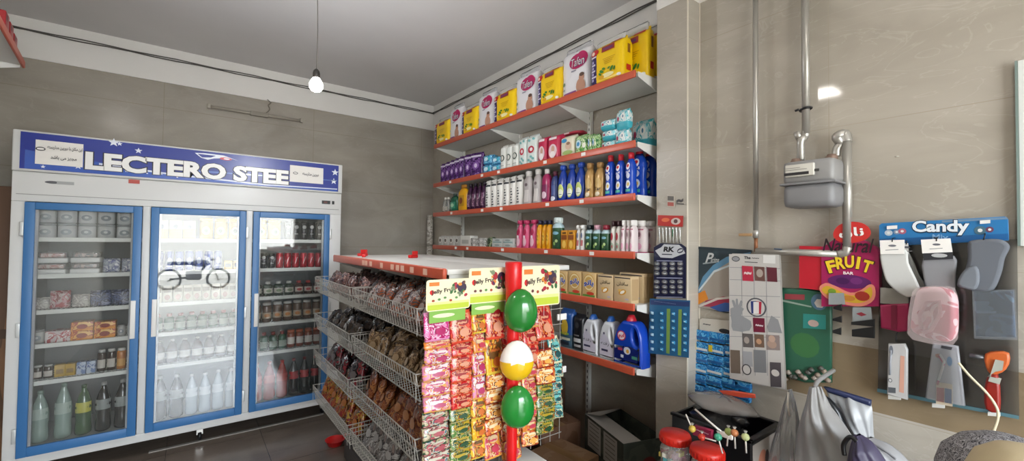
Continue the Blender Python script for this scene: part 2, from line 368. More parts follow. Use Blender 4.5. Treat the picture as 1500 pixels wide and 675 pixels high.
# ================================================================== display fridge
FX0, FX1, FY, FB_, FT_ = -.897, 1.095, 4.04, .12, 2.245
t = empty('display_fridge', ((FX0+FX1)/2, FY, 0), 0, 'large white three-door drinks fridge with blue door frames and lettered header', 'fridge')
ox = -(FX0+FX1)/2; oy = -FY
def FP(x, y, z): return (x+ox, y+oy, z)
def fbox(b, x0, y0, z0, x1, y1, z1, m, bev=0): return b.box(FP(x0, y0, z0), FP(x1, y1, z1), m, bev)
b = MB(); wh = mat('d6d6d4', .35); liner = mat('77797a', .55)  # liner greyed down: the dim interior is put into its colour
fbox(b, FX0, FY+.03, FB_, FX0+.05, 4.7, FT_-.01, wh, .006); fbox(b, FX1-.05, FY+.03, FB_, FX1, 4.7, FT_-.01, wh, .006)
fbox(b, FX0+.05, 4.66, FB_, FX1-.05, 4.7, FT_-.01, wh); fbox(b, FX0+.05, FY+.03, FB_, FX1-.05, 4.66, .19, wh); fbox(b, FX0+.05, FY+.03, 1.80, FX1-.05, 4.66, FT_-.01, wh)
b.build('cabinet', t)
b = MB(); fbox(b, FX0+.051, 4.63, .191, FX1-.051, 4.659, 1.799, liner)
fbox(b, FX0+.051, 4.12, .191, FX0+.06, 4.63, 1.799, liner); fbox(b, FX1-.06, 4.12, .191, FX1-.051, 4.63, 1.799, liner); b.build('liner', t, 'grey inner back panel')
b = MB()   # face frame round the doors
fbox(b, FX0, FY-.01, 1.795, FX1, FY+.03, 1.985, wh, .004); fbox(b, FX0, FY-.01, FB_, FX1, FY+.03, .178, wh, .004)
for x0, x1 in ((FX0, -.836), (-.268, -.223), (.365, .409), (.998, FX1)): fbox(b, x0, FY-.01, .178, x1, FY+.05, 1.795, wh, .004)
fbox(b, FX0+.02, FY-.012, 1.838, FX1-.02, FY-.009, 1.842, mat('8a8a88', .5)); b.build('face_frame', t)
b = MB(); fbox(b, .93, FY-.013, 1.885, 1.0, FY-.009, 1.915, BLACK); fbox(b, 1.015, FY-.013, 1.885, 1.035, FY-.009, 1.915, BLACK); fbox(b, .945, FY-.0135, 1.893, .975, FY-.0125, 1.907, mat('5c2a22', .4)); b.build('thermostat_display', t)
b = MB(); fbox(b, -.35, FY-.013, 1.953, -.29, FY-.009, 1.98, mat('b4473c', .5)); b.build('red_sticker', t)
b = MB(); b.oval(flat(FY-.0115+oy), -.72+ox, 1.925, .035, .009, mat('55565a', .4)); fbox(b, -.70, FY-.0122, 1.915, -.62, FY-.0105, 1.935, mat('a3a4a4', .4)); b.build('maker_badge', t)
# header
nav = mat('24358f', .3); HY = FY-.03
b = MB(); fbox(b, FX0, HY, 1.985, FX1, FY+.05, FT_, wh, .008); b.build('header_box', t)
b = MB(); fbox(b, FX0+.035, HY-.004, 2.0, FX1-.035, HY-.0005, FT_-.012, nav)
S = flat(HY-.005+oy)
pale = mat('6c86c8', .2); midb = mat('3f5fb4', .2)
b.poly(S, [(-.84+ox, 2.002), (-.15+ox, 2.002), (.55+ox, 2.002), (1.05+ox, 2.002), (1.05+ox, 2.012), (.4+ox, 2.018), (-.1+ox, 2.035), (-.45+ox, 2.075), (-.84+ox, 2.12)], midb)
S = flat(HY-.0056+oy)
b.poly(S, [(-.5+ox, 2.062), (-.1+ox, 2.03), (.5+ox, 2.008), (1.05+ox, 2.018), (1.05+ox, 2.026), (.5+ox, 2.018), (-.1+ox, 2.042), (-.5+ox, 2.075)], mat('d8def0', .3))
b.poly(S, [(.0+ox, 2.07), (1.05+ox, 2.095), (1.05+ox, 2.102), (.0+ox, 2.082)], pale)
def star(x, z, r, m):
    b.poly(S, [(x+ox+(r if k % 2 == 0 else r*.42)*math.cos(PI/2+k*PI/5), z+(r if k % 2 == 0 else r*.42)*math.sin(PI/2+k*PI/5)) for k in range(10)], m)
stm = mat('e8ecf6', .3)
for x, z, r in ((-.3, 2.185, .022), (-.4, 2.22, .016), (-.43, 2.225, .03), (1.03, 2.17, .032), (1.02, 2.09, .03), (-.6, 2.04, .02), (-.76, 2.02, .012), (-.25, 2.03, .008), (-.08, 2.02, .008), (-.36, 2.035, .01), (-.17, 2.035, .01)): star(x, z, r, stm)
# swoosh emblem above the wording
b.poly(S, [(.02+ox, 2.213), (.06+ox, 2.18), (.1+ox, 2.17), (.14+ox, 2.185), (.24+ox, 2.2), (.3+ox, 2.185), (.2+ox, 2.216), (.08+ox, 2.218)], stm)
S = flat(HY-.0062+oy)
b.poly(S, [(.035+ox, 2.208), (.065+ox, 2.184), (.12+ox, 2.19), (.15+ox, 2.207)], nav); b.oval(S, .215+ox, 2.191, .04, .011, mat('c23b4b', .3)); b.oval(flat(HY-.0066+oy), .22+ox, 2.191, .02, .006, stm)
hs = b.build('header_sign', t, 'blue sign with white lettering and stars')
b = MB(); S1, S2 = flat(HY-.0068+oy), flat(HY-.0078+oy)
for S_, bo, m in ((S1, .085, mat('1a1a22', .4)), (S2, .05, mat('f0efec', .3))):
    b.text(S_, 'LECTERO STEE', .045+ox, 2.085, .122+(bo-.05)*.24, m, w=1.225+(bo-.05)*.4, bold=bo)
b.build('lettering', hs)
# shelves: three bays of five
SHZ = [1.562, 1.318, 1.083, .862, .622]
BAY = [(-.83, -.25), (-.245, .38), (.39, 1.03)]
wire = mat('dfe2dc', .4)
for x0, x1 in BAY:
    for z in SHZ:
        b = MB(); fbox(b, x0, 4.105, z-.024, x1, 4.113, z+.004, wire)
        for k in range(26):
            x = x0+.01+(x1-x0-.02)*k/25; fbox(b, x-.002, 4.113, z-.006, x+.002, 4.60, z-.001, wire)
        for y in (4.2, 4.4, 4.6): fbox(b, x0, y-.002, z-.011, x1, y+.002, z-.006, wire)
        b.build('wire_shelf', t)
    b = MB(); fbox(b, x0, 4.10, .191, x1, 4.62, .2, mat('c6c8c4', .5)); b.build('bottom_tray', t)
# doors
for i, (x0, x1, hx, hingex) in enumerate(((-.834, -.27, -.303, -.845), (-.221, .362, -.188, .372), (.411, .995, .444, 1.005))):
    b = MB(); z0, z1, w = .182, 1.79, .046
    for a in ((x0, z0, x0+w, z1), (x1-w, z0, x1, z1), (x0+w, z0, x1-w, z0+w+.012), (x0+w, z1-w, x1-w, z1)): fbox(b, a[0], FY-.035, a[1], a[2], FY-.011, a[3], BLUEFILM, .003)
    for a in ((x0+.03, z0+.03, x0+w+.012, z1-.03), (x1-w-.012, z0+.03, x1-.03, z1-.03)): fbox(b, a[0], FY-.0105, a[1], a[2], FY+.012, a[3], mat('a9adb0', .4))
    dr = b.build('door', t, 'blue-framed glass door')
    b = MB(); fbox(b, x0+w, FY-.024, z0+w+.012, x1-w, FY-.020, z1-w, GLASS); b.build('glass', dr)
    b = MB(); fbox(b, hx-.014, FY-.043, .862, hx+.014, FY-.034, 1.128, WHITE, .003); b.build('handle', dr, 'white grip')
    for hz in (1.62, .98, .32):
        b = MB(); fbox(b, hingex-.01, FY-.03, hz-.045, hingex+.01, FY-.012, hz+.045, mat('c9cbca', .3, .3), .003); b.build('hinge', dr)
for x in (FX0+.1, FX1-.1, .1):
    for y in (4.14, 4.6):
        b = MB(); b.lathe([(.03, -.012), (.032, 0), (.03, .012)], BLACK, 14, c=FP(x, y, .035)); b.v = [(v[0], v[1], v[2]) for v in b.v]
        b = MB(); b.T = Matrix.Translation(FP(x, y, .035)) @ Matrix.Rotation(PI/2, 4, 'Y'); b.lathe([(.033, -.012), (.035, 0), (.033, .012)], BLACK, 14); b.T = Matrix()
        fbox(b, x-.02, y-.015, .05, x+.02, y+.015, .12, CHROME); b.build('caster', t)
# notices stuck on the header
def notice(x0, z0, x1, z1, lines, label):
    g = empty('paper_notice', ((x0+x1)/2, HY-.0095, (z0+z1)/2), 0, label, 'notice')
    w, h = (x1-x0)/2, (z1-z0)/2
    b = MB(); b.sheet(lambda u, v: (-w+2*w*u, -.0015-.002*math.sin(u*5)*v, -h+2*h*v), 8, 4, PAPER); b.sheet(lambda u, v: (-w+2*w*u, -.0008-.002*math.sin(u*5)*v, -h+2*h*v), 8, 4, PAPER, flip=True); b.build('sheet', g)
    S = flat(-.0055); ink = mat('1c1c20', .6)
    for s_, cx, cz, hh, ww in lines:
        if s_ == 'O': q = MB(); q.oval(S, cx, cz, hh*1.6, hh*.9, ink, 16); q.oval(flat(-.0059), cx, cz, hh*1.2, hh*.5, PAPER, 16); q.build('oval_mark', g)
        else: b = MB(); b.text(S, s_, cx, cz, hh, ink, w=ww, bold=.02); b.build('printed_line', g)
# shaped Persian wording, in visual order
DOOR = '\ufee6\ufbff\ufe91\u0631\u0648\u062f'
MADAR = '\ufeea\ufe98\ufeb4\ufe91\u0631\u0627\ufeaa\ufee3'
notice(-.795, 2.035, -.578, 2.19, [('O', -.085, .02, .014, 0), (MADAR+' '+DOOR+' \ufe8e\ufe91 \ufee5\ufe8e\ufb91\ufee3 \ufee6\ufbfe\u0627', .025, .035, .028, .16), ('\ufeaa\ufeb7\ufe8e\ufe91 \ufbfd\ufee3 \ufeb0\ufeec\ufea0\ufee3', .02, -.03, .028, .12)], 'larger white paper notice with two printed lines stuck over left end of fridge header')
notice(.665, 2.055, .93, 2.195, [('O', -.09, .005, .012, 0), (MADAR+' '+DOOR, .03, .005, .034, .13)], 'smaller white paper notice with one printed line stuck near right end of fridge header')
# wooden board beside the fridge and the marbled roll in the corner
t = empty('wooden_board', (-1.03, 4.45, 0), 0, 'brown wooden board standing in the gap left of the fridge', 'board')
b = MB(); b.box((-.11, -.2, 0), (.11, -.17, 1.9), printed(['6b4a30', '7c5738', '5c3f28'], 6, .6, 1, (1, 1, .1)), .004); b.build('panel', t)
b = MB(); b.box((-.11, -.206, .9), (.11, -.2, .96), mat('4a3322', .6)); b.build('rail', t)
t = empty('marbled_roll', (2.29, 4.66, 0), 0, 'tall white marbled roll standing in the corner behind the shelves', 'roll')
b = MB(); mk = printed(['cfcac0', 'b5aea2', 'dcd8d0', '9a9388'], 14, .4, 2); b.lathe([(.035, 0), (.035, 1.87), (.02, 1.872)], mk, 16); b.build('roll', t)
b = MB(); b.lathe([(.0355, 1.5), (.0365, 1.505), (.0365, 1.52), (.0355, 1.525)], mat('8f887c', .5), 16); b.build('tape_band', t)
# left wall shelf, top left corner of the picture
pa, pb = at(37, 93, Z=2.6), at(-6, 14, Z=2.6); dv = (pa-pb).normalized(); rz_ = math.atan2(dv.y, dv.x)-PI/2
t = empty('wall_shelf', pa, rz_, 'red-edged white shelf high on the left wall, cut by the frame', 'shelf')
b = MB(); b.box((-.3, -.9, -.015), (-.012, 0, 0), WHITEM); b.build('board', t)
b = MB(); b.box((-.012, -.9, -.03), (0, .0, .012), SALMON, .004); b.build('price_rail', t)
b = MB(); b.slab([[(-.3, -.016), (-.02, -.016), (-.02, -.03), (-.3, -.12)]], .004, WHITEM, y=-.004); b.build('bracket', t)
R_ = Matrix.Rotation(rz_, 4, 'Z')
for i, (y, z, h) in enumerate(((-.075, .001, .13), (-.2, .001, .15), (-.33, .001, .16))):
    b = MB(); b.box((-.2, -.05, 0), (-.03, .05, h), mat('a8262c', .35), .006); b.rect(flat(-.0512), -.19, .03, -.04, .06, mat('d8d0cc', .4)); b.T = Matrix.Rotation(PI/2, 4, 'Z'); b.rect(flat(.0288), -.045, h*.15, .045, h*.4, mat('d8d0cc', .4)); b.rect(flat(.0288), -.045, h*.7, .0, h*.9, mat('5c1418', .4)); b.T = Matrix()
    o = b.build('red_box'); o.location = pa+(R_ @ Vector((0, y, z))); o.rotation_euler = (0, 0, rz_); tag(o, 'red box with a white band, %s one from the shelf end at the top left' % ORD[i], 'box', 'red boxes on the left shelf')
# ================================================================== wall shelving
SZ = [2.55, 2.148, 1.847, 1.517, 1.223, .865]; XS, YR_, YL_ = 2.0, 1.50, 4.0
BR = [YR_+.012, 2.16, 3.0, YL_-.012]
t = empty('wall_shelving', (XW, (YR_+YL_)/2, 0), 0, 'six-level white metal wall shelving with orange price rails, filled with household goods', 'shelving')
t0 = t.location
def wb(b, lo, hi, m, bev=0): return b.box(Vector(lo)-t0, Vector(hi)-t0, m, bev)
for y in (BR[0]+.01, BR[1], BR[2], BR[3]):
    b = MB(); wb(b, (XW-.03, y-.014, 0.02), (XW-.002, y+.014, 2.6), WHITEM)
    for k in range(60): wb(b, (XW-.0306, y-.004, .08+k*.042), (XW-.0295, y+.004, .10+k*.042), mat('4a4845', .6))
    b.build('upright', t)
for i, z in enumerate(SZ):
    for y0, y1 in ((BR[0], BR[1]), (BR[1], BR[2]), (BR[2], BR[3])):
        b = MB(); wb(b, (XS+.012, y0+.001, z-.024), (XW-.03, y1-.001, z-.002), WHITEM); sb = b.build('shelf_board', t)
    b = MB(); wb(b, (XS-.004, YR_+.006, z-.034), (XS+.0115, YL_, z+.008), SALMON, .004); pr = b.build('price_rail', t, 'orange price rail')
    if i in (1, 2, 3):
        for k in range(5):
            y = 1.95+.42*k+random.uniform(-.15, .15); b = MB(); wb(b, (XS-.0055, y-.018, z-.024), (XS-.0042, y+.018, z-.002), PAPER); b.build('price_tag', pr, 'white price tag')
    for y in BR:
        b = MB(); b.slab([[(XW-.03-t0.x, z-.001), (XS+.015-t0.x, z-.001), (XS+.015-t0.x, z-.03), (XW-.03-t0.x, z-.115)]], .003, WHITEM, y=y-t0.y-(.013 if y == BR[0] else 0)); b.build('bracket', t)
# ================================================================== gondola
wm_ = mat('a8a49c', .4, .3)
GX0, GX1, GY0, GY1 = .83, 1.54, 1.555, 3.22
g = empty('gondola_rack', ((GX0+GX1)/2, (GY0+GY1)/2, 0), 0, 'low double-sided white rack in mid floor with wire snack baskets along its left side', 'display rack')
t0 = g.location.copy()
b = MB(); grey = mat('cfcdc8', .4)
wb(b, (GX0+.016, GY0, 1.435), (1.183, GY1, 1.458), grey, .003); wb(b, (1.187, GY0, 1.435), (GX1, GY1, 1.458), grey, .003); b.build('top_board', g)
b = MB(); wb(b, (GX0-.004, GY0+.002, 1.415), (GX0+.015, GY1, 1.462), SALMON, .006); pr = b.build('price_rail', g, 'orange price rail')
for y in (1.72, 1.86, 1.97, 2.03, 2.1, 2.25, 2.42, 2.5, 2.55): b = MB(); wb(b, (GX0-.0055, y-.02, 1.425), (GX0-.0045, y+.02, 1.452), mat('e8b9a4', .6)); b.build('price_tag', pr, 'pale price tag')
b = MB(); wb(b, (1.17, GY0+.03, .1), (1.2, GY1-.03, 1.434), mat('77706a', .6)); b.build('back_panel', g)
for y in (GY0+.015, 2.37, GY1-.015):
    b = MB(); wb(b, (1.155, y-.015, 0), (1.215, y+.015, 1.434), WHITEM); b.build('upright', g)
for y in (GY0+.012, 2.37, GY1-.02):
    b = MB()
    for z in (1.435,): b.slab([[(1.155-t0.x, z-.0), (GX0+.03-t0.x, z), (GX0+.03-t0.x, z-.03), (1.155-t0.x, z-.12)]], .003, WHITEM, y=y-t0.y)
    b.build('bracket', g)
b = MB(); wb(b, (.93, GY0, 0), (1.5, GY1, .12), mat('4a4644', .6), .005); b.build('base', g)
b = MB(); wb(b, (1.06, 1.45, .141), (1.285, GY0-.001, .585), WHITEM, .004); wb(b, (1.05, 1.44, .585), (1.295, 1.67, .602), WHITEM, .002); b.build('end_plinth', g)
b = MB()
for k in range(12): x = .80+k*.06; b.bar(Vector((x, 1.535, .62))-t0, Vector((x, 1.535, 1.40))-t0, .002, wm_)
for k in range(11): z = .65+k*.075; b.bar(Vector((.79, 1.532, z))-t0, Vector((1.47, 1.532, z))-t0, .002, wm_)
b.build('end_grid', g)
BZ = [1.315, 1.065, .82, .575]; BH = .105; BX0, BX1 = .70, 1.13
wm = mat('a8a49c', .4, .3)
for z in BZ:
    for y0, y1 in ((GY0-.03, 2.33), (2.38, GY1-.05)):
        b = MB(); zb = z-BH
        n = int((y1-y0)/.027)
        for k in range(n+1):
            y = y0+(y1-y0)*k/n; b.bar(Vector((BX0, y, z))-t0, Vector((BX0+.02, y, zb))-t0, .0017, wm)
            b.bar(Vector((BX0+.02, y, zb))-t0, Vector((BX1, y, zb+.02))-t0, .0014, wm)
        for k in range(15):
            x = BX0+(BX1-BX0)*k/14
            for y in (y0, y1): b.bar(Vector((x, y, z if k < 8 else z-.0))-t0, Vector((x+.002, y, zb))-t0, .0015, wm)
        for hh, xo in ((z, 0), (z-.045, .009), (zb, .02)):
            b.bar(Vector((BX0+xo, y0, hh))-t0, Vector((BX0+xo, y1, hh))-t0, .0028, wm)
            for y in (y0, y1): b.bar(Vector((BX0+xo, y, hh))-t0, Vector((BX1, y, hh))-t0, .0026, wm)
        b.build('wire_basket', g)
# white end tag holders on the right of the rack's near end
for z in (1.19, .93):
    b = MB(); wb(b, (1.45, GY0-.015, z), (1.51, GY0-.005, z+.03), WHITE, .002); b.build('label_holder', g)
for x, y, rz in ((.98, 3.05, .2), (.93, 2.86, 1.2), (1.17, 2.62, .4)):
    k = MB(); k.box((-.035, -.012, 0), (.035, .012, .02), RED, .004); k.box((-.02, -.014, .02), (.03, -.009, .045), RED, .002)
    o = k.build('price_clip'); o.location = (x, y, 1.4585); o.rotation_euler = (0, 0, rz)
    tag(o, {3.05: 'upright red plastic price clip near the far end of the rack top', 2.86: 'flat red plastic price clip at the far left edge of the rack top', 2.62: 'red plastic price clip lying mid rack top, nearest of the three'}[y], 'price clip', 'red clips on the rack top')
# ================================================================== kits of goods
def bag(b, w, h, d, mf, ex=3.2, nb=.12, nt=.16, fin=.05, n=28, nz=12, wr=.0, seed=0):
    """film bag closed by a flat fin; returns its front surface for decals"""
    rnd = random.Random(seed)
    def prof(v):
        if v < nb: q = v/nb; return .35+.65*math.sqrt(max(0, 1-(1-q)**2))
        if v > 1-fin: return .04
        if v > 1-fin-nt: q = (1-fin-v)/nt; return .04+.96*math.sqrt(max(0, 1-(1-q)**2))
        return 1.
    zs = [0, nb*.3, nb*.7, nb]+[nb+(1-nb-nt-fin)*k/nz for k in range(1, nz)]+[1-fin-nt, 1-fin-nt*.6, 1-fin-nt*.25, 1-fin, 1]
    vs = []
    for v in zs:
        p = prof(v); ww = w/2*(1-.04*(1-p))
        for k in range(n):
            a = 2*PI*k/n; c, s_ = math.cos(a), math.sin(a)
            x = math.copysign(abs(c)**(2/ex), c)*ww; y = math.copysign(abs(s_)**(2/ex), s_)*d/2*p
            vs.append((x+rnd.uniform(-wr, wr), y+rnd.uniform(-wr, wr), v*h+(rnd.uniform(-wr, wr) if v > .9 else 0)))
    fs, ms = [], []
    for i in range(len(zs)-1):
        for k in range(n):
            q = (i*n+k, i*n+(k+1) % n, (i+1)*n+(k+1) % n, (i+1)*n+k); fs.append(q)
            c = sum((Vector(vs[j]) for j in q), Vector())/4; ms.append(mf(c.x/w+.5, c.z/h, c.y))
    fs += [tuple(range(n))[::-1], tuple(range((len(zs)-1)*n, len(zs)*n))]; ms += [ms[0], ms[-1]]
    b.add(vs, fs, ms, True)
    def S(x, z, e=.0025+wr):
        p = prof(min(max(z/h, 0), 1)); u = min(abs(2*x/w), .999)
        return -(1-u**ex)**(1/ex)*d/2*p-e
    return S
def up(S, e): return lambda x, z: S(x, z)-e
def kit_diaper_white():
    w, h, d = .3, .34, .12; b = MB(); wf = mat('e9e7ea', .3)
    S = bag(b, w, h, d, lambda u, v, y: wf, wr=.002, seed=1)
    mg = mat('b51f5c', .35); nv = mat('2b2a66', .4)
    b.oval(S, -.0+.045, .225, .085, .05, mg, 18); b.oval(up(S, .0004), .085, .24, .05, .045, mg)
    b.text(up(S, .0012), 'Tafen', .04, .222, .06, nv, w=.14, bold=.03, shear=.15); b.text(up(S, .0022), 'Tafen', .04, .222, .054, WHITE, w=.132, shear=.15)
    for x, z in ((-.08, .3), (-.03, .31), (.03, .3)): b.poly(S, [(x+(.009 if k % 2 == 0 else .004)*math.cos(PI/2+k*PI/5), z+(.009 if k % 2 == 0 else .004)*math.sin(PI/2+k*PI/5)) for k in range(10)], nv)
    sk = mat('b98a72', .5); b.oval(S, .075, .055, .042, .05, sk); b.oval(up(S, .0005), .085, .11, .024, .03, sk); b.oval(up(S, .0009), .087, .128, .022, .013, mat('5b4236', .6))
    b.oval(S, -.105, .1, .016, .013, mat('7d9a7a', .5)); b.oval(S, -.105, .06, .013, .008, mat('a9b3b8', .5))
    b.rect(S, -.11, .02, .03, .034, mat('8d4a8e', .4), 6); b.rect(S, -.02, .165, .03, .172, mat('7a7a8c', .4), 2)
    f = MB(); f.T = Matrix.Translation((0, 0, h*.93)); bag(f, w*.9, .045, .02, lambda u, v, y: film('e8e8ea', .55, .2), fin=.1, wr=.004, nz=3, seed=3); f.T = Matrix()
    return Kit('diaper_pack', 'diaper pack', w, h, [('pack', b, None), ('film_flap', f, 'clear film top')])
YEL = 'f3c90a'
def kit_diaper_yellow():
    w, h, d = .3, .3, .12; b = MB(); ye, pu, rd = mat(YEL, .3), mat('35245f', .35), mat('c42420', .35)
    S = bag(b, w, h, d, lambda u, v, y: pu if (u < .3 and y < .02 and .04 < v < .93) else ye, ex=5, wr=.0015, seed=2)
    for k in range(7): b.rect(S, -.13, .04+k*.021, -.09+.012*(k % 3 == 1), .052+k*.021, mat('ded8e8', .4)) if k % 2 else b.rect(S, -.125, .036+k*.021, -.105, .054+k*.021, mat('b9aed6', .4))
    b.oval(S, -.1, .235, .042, .022, rd); b.oval(up(S, .0005), -.11, .232, .016, .013, mat('f0d8c8', .4)); b.rect(S, -.14, .2, -.08, .21, mat('e8e0ea', .4), 3)
    b.rect(S, -.03, .215, .085, .252, mat('9c2f2a', .4), 4); b.rect(up(S, .0006), -.015, .226, .07, .24, mat('6e3a6c', .4), 3)
    b.rect(S, .04, .262, .13, .277, rd, 4)
    for k in range(4): b.rect(S, -.02+.006*k, .165-.012*k, .09-.01*k, .168-.012*k, mat('b8860a', .5), 4)
    gr = mat('2f7d2c', .5)
    for x, z, r in ((-.03, .085, .02), (-.012, .1, .016), (-.045, .07, .015), (.06, .085, .02), (.085, .08, .015), (.035, .095, .012)): b.oval(S, x, z, r, r*.5, gr, 10, rot=x*14)
    b.oval(S, .02, .05, .06, .016, mat('f7ecb0', .4)); b.oval(up(S, .0004), -.03, .045, .025, .014, mat('e0a818', .4)); b.oval(S, .12, .03, .016, .01, WHITE)
    f = MB(); f.T = Matrix.Translation((0, 0, h*.94)); bag(f, w*.86, .05, .03, lambda u, v, y: film('f0f0ee', .6, .2), fin=.1, wr=.004, nz=3, seed=5); f.T = Matrix()
    # printed near side
    for sd in (1,):
        X = lambda y, z, e=.0: (w/2*(1-abs(2*y/d)**5)**.2+.002)
        for y0, z0, y1, z1, m in ((-.02, .06, .02, .1, rd), (-.01, .18, .015, .24, mat('8f5a20', .4))):
            b.add([(X(y0, z0), y0, z0), (X(y1, z0), y1, z0), (X(y1, z1), y1, z1), (X(y0, z1), y0, z1)], [(0, 1, 2, 3)], m)
    return Kit('diaper_pack', 'diaper pack', w, h, [('pack', b, None), ('film_flap', f, 'clear film top')])
def kit_bag(name, cat, w, h, d, base, deco, nb=.12, nt=.12, fin=.05, ex=3.5, wr=.001, seed=0):
    b = MB(); bm_ = base if callable(base) else (lambda u, v, y: base)
    S = bag(b, w, h, d, bm_, ex=ex, nb=nb, nt=nt, fin=fin, wr=wr, seed=seed, n=20, nz=6)
    if deco: deco(b, S)
    return Kit(name, cat, w, h, [('pack', b, None)])
def kit_box(name, cat, w, h, d, m, deco=None, top=None, side=None):
    b = MB(); b.box((-w/2, -d/2, 0), (w/2, d/2, h), m, .0015)
    S = flat(-d/2-.0006)
    if deco: deco(b, S)
    if side: b.add([(w/2+.0006, -d/2+.005, h*.12), (w/2+.0006, d/2-.005, h*.12), (w/2+.0006, d/2-.005, h*.9), (w/2+.0006, -d/2+.005, h*.9)], [(0, 1, 2, 3)], side)
    f = MB(); f.box((-w/2+.002, -d/2+.002, h), (w/2-.002, 0, h+.0012), top or m); f.box((-w/2+.004, .001, h), (w/2-.004, d/2-.002, h+.0008), top or m)
    return Kit(name, cat, w, h, [('carton', b, None), ('top_flap', f, None)])
PF = dict(
    shampoo=[(.86, 0), (1, .03), (1, .68), (.9, .75), (.62, .81), (.4, .84)],
    oval=[(.85, 0), (1, .03), (1, .5), (.92, .62), (.72, .74), (.42, .84), (.36, .88)],
    waist=[(.9, 0), (1, .04), (.95, .2), (.84, .38), (.93, .55), (.95, .66), (.7, .78), (.42, .86)],
    fat=[(.92, 0), (1, .03), (1, .62), (.95, .72), (.74, .8), (.42, .87)],
    tube=[(.9, 0), (1, .02), (1, .8), (.9, .86), (.5, .88)],
    soda=[(.62, 0), (.95, .03), (1, .1), (.96, .2), (.9, .3), (.97, .42), (1, .56), (.8, .7), (.5, .84), (.3, .91), (.3, .94)],
    can=[(.8, 0), (.98, .05), (1, .1), (1, .88), (.9, .95), (.84, 1)],
    jar=[(.8, 0), (1, .05), (1, .78), (.85, .85)],
)
def kit_bottle(name, cat, w, h, d, shape, body, cap=None, capz=None, capr=.4, deco=None, ex=2.3, capm=None, capname='cap', lid=False, trig=False, band_=None):
    b = MB(); pr = [(r*w/2, z*h) for r, z in PF[shape]]
    b.lathe(pr, body, 18, 1, d/w, ex=ex, matz=band_ and (lambda z: band_(z/h)))
    def S(x, z):
        for (r0, z0), (r1, z1) in zip(pr, pr[1:]):
            if z0 <= z <= z1: r = r0+(r1-r0)*(z-z0)/max(z1-z0, 1e-6); break
        else: r = pr[-1][0]
        u = min(abs(x/r), .98); return -r*d/w*(1-u**ex)**(1/ex)-.0015
    if deco: deco(b, S, w, h)
    parts = [('bottle' if shape != 'can' else 'can_body', b, None)]
    if cap:
        z0 = pr[-1][1]-.002; r = capr*w/2; c = MB()
        if trig: c.slab([smooth_loop([(-r, z0), (r, z0), (r*1.1, h*.95), (r*1.9, h*1.0), (-r*.6, h*1.0), (-r*2.0, h*.955), (-r*1.7, h*.93), (-r, h*.93)], 3)], r*1.5, cap, r*.2)
        else:
            c.lathe([(r, z0), (r, h-.003), (r*.85, h)], cap, 14)
            for k in range(14): c.bar((r*math.cos(k*PI/7), r*math.sin(k*PI/7), z0+.002), (r*math.cos(k*PI/7), r*math.sin(k*PI/7), h-.004), .0006, cap, 3)
        parts.append((capname, c, None))
    if shape == 'can':
        c = MB(); c.lathe([(pr[-1][0]*.96, h-.001), (pr[-1][0], h+.001), (pr[-1][0]*.9, h+.0012), (pr[-1][0]*.88, h-.001)], CHROME, 16); c.box((-.006, -.012, h+.0005), (.006, .008, h+.0025), CHROME); parts.append(('lid', c, 'silver lid'))
    return Kit(name, cat, w, h, parts)
def band_label(m, z0, z1, half=.8, m2=None):
    def f(b, S, w, h):
        x = w/2*half; b.sheet(lambda u, v: (-x+2*x*u, S(-x+2*x*u, h*(z0+(z1-z0)*v)), h*(z0+(z1-z0)*v)), 8, 3, m, True)
        if m2: b.oval(up(S, .001), 0, h*(z0+z1)/2, x*.6, h*(z1-z0)*.3, m2)
    return f
def both(*fs):
    def f(*a):
        for q in fs: q(*a)
    return f
def kit_jug(name, cat, body, cap, deco, w=.22, h=.3, d=.09):
    b = MB()
    out = smooth_loop([(-.48, .04), (-.5, .3), (-.47, .5), (-.36, .72), (-.2, .86), (-.12, .885), (.1, .885), (.28, .86), (.44, .68), (.5, .4), (.5, .04), (.42, .0), (-.4, 0)], 3)
    hole = smooth_loop([(.2, .5), (.18, .68), (.26, .76), (.34, .66), (.38, .5), (.33, .42)], 3)
    b.slab([[(x*w, z*h) for x, z in out], [(x*w, z*h) for x, z in hole]], d, body, .018)
    S = flat(-d/2-.0008)
    parts = [('bottle', b, None)]
    l = MB(); deco(l, S, w, h); parts.append(('front_label', l, None))
    c = MB(); c.lathe([(.034, h*.875), (.034, h*.9), (.026, h*.96), (.02, h)], cap, 16, c=(-.01*w, 0, 0))
    for k in range(16): c.bar((.034*math.cos(k*PI/8)-.01*w, .034*math.sin(k*PI/8), h*.878), (.033*math.cos(k*PI/8)-.01*w, .033*math.sin(k*PI/8), h*.9), .001, cap, 3)
    parts.append(('cap', c, None))
    return Kit(name, cat, w, h, parts)
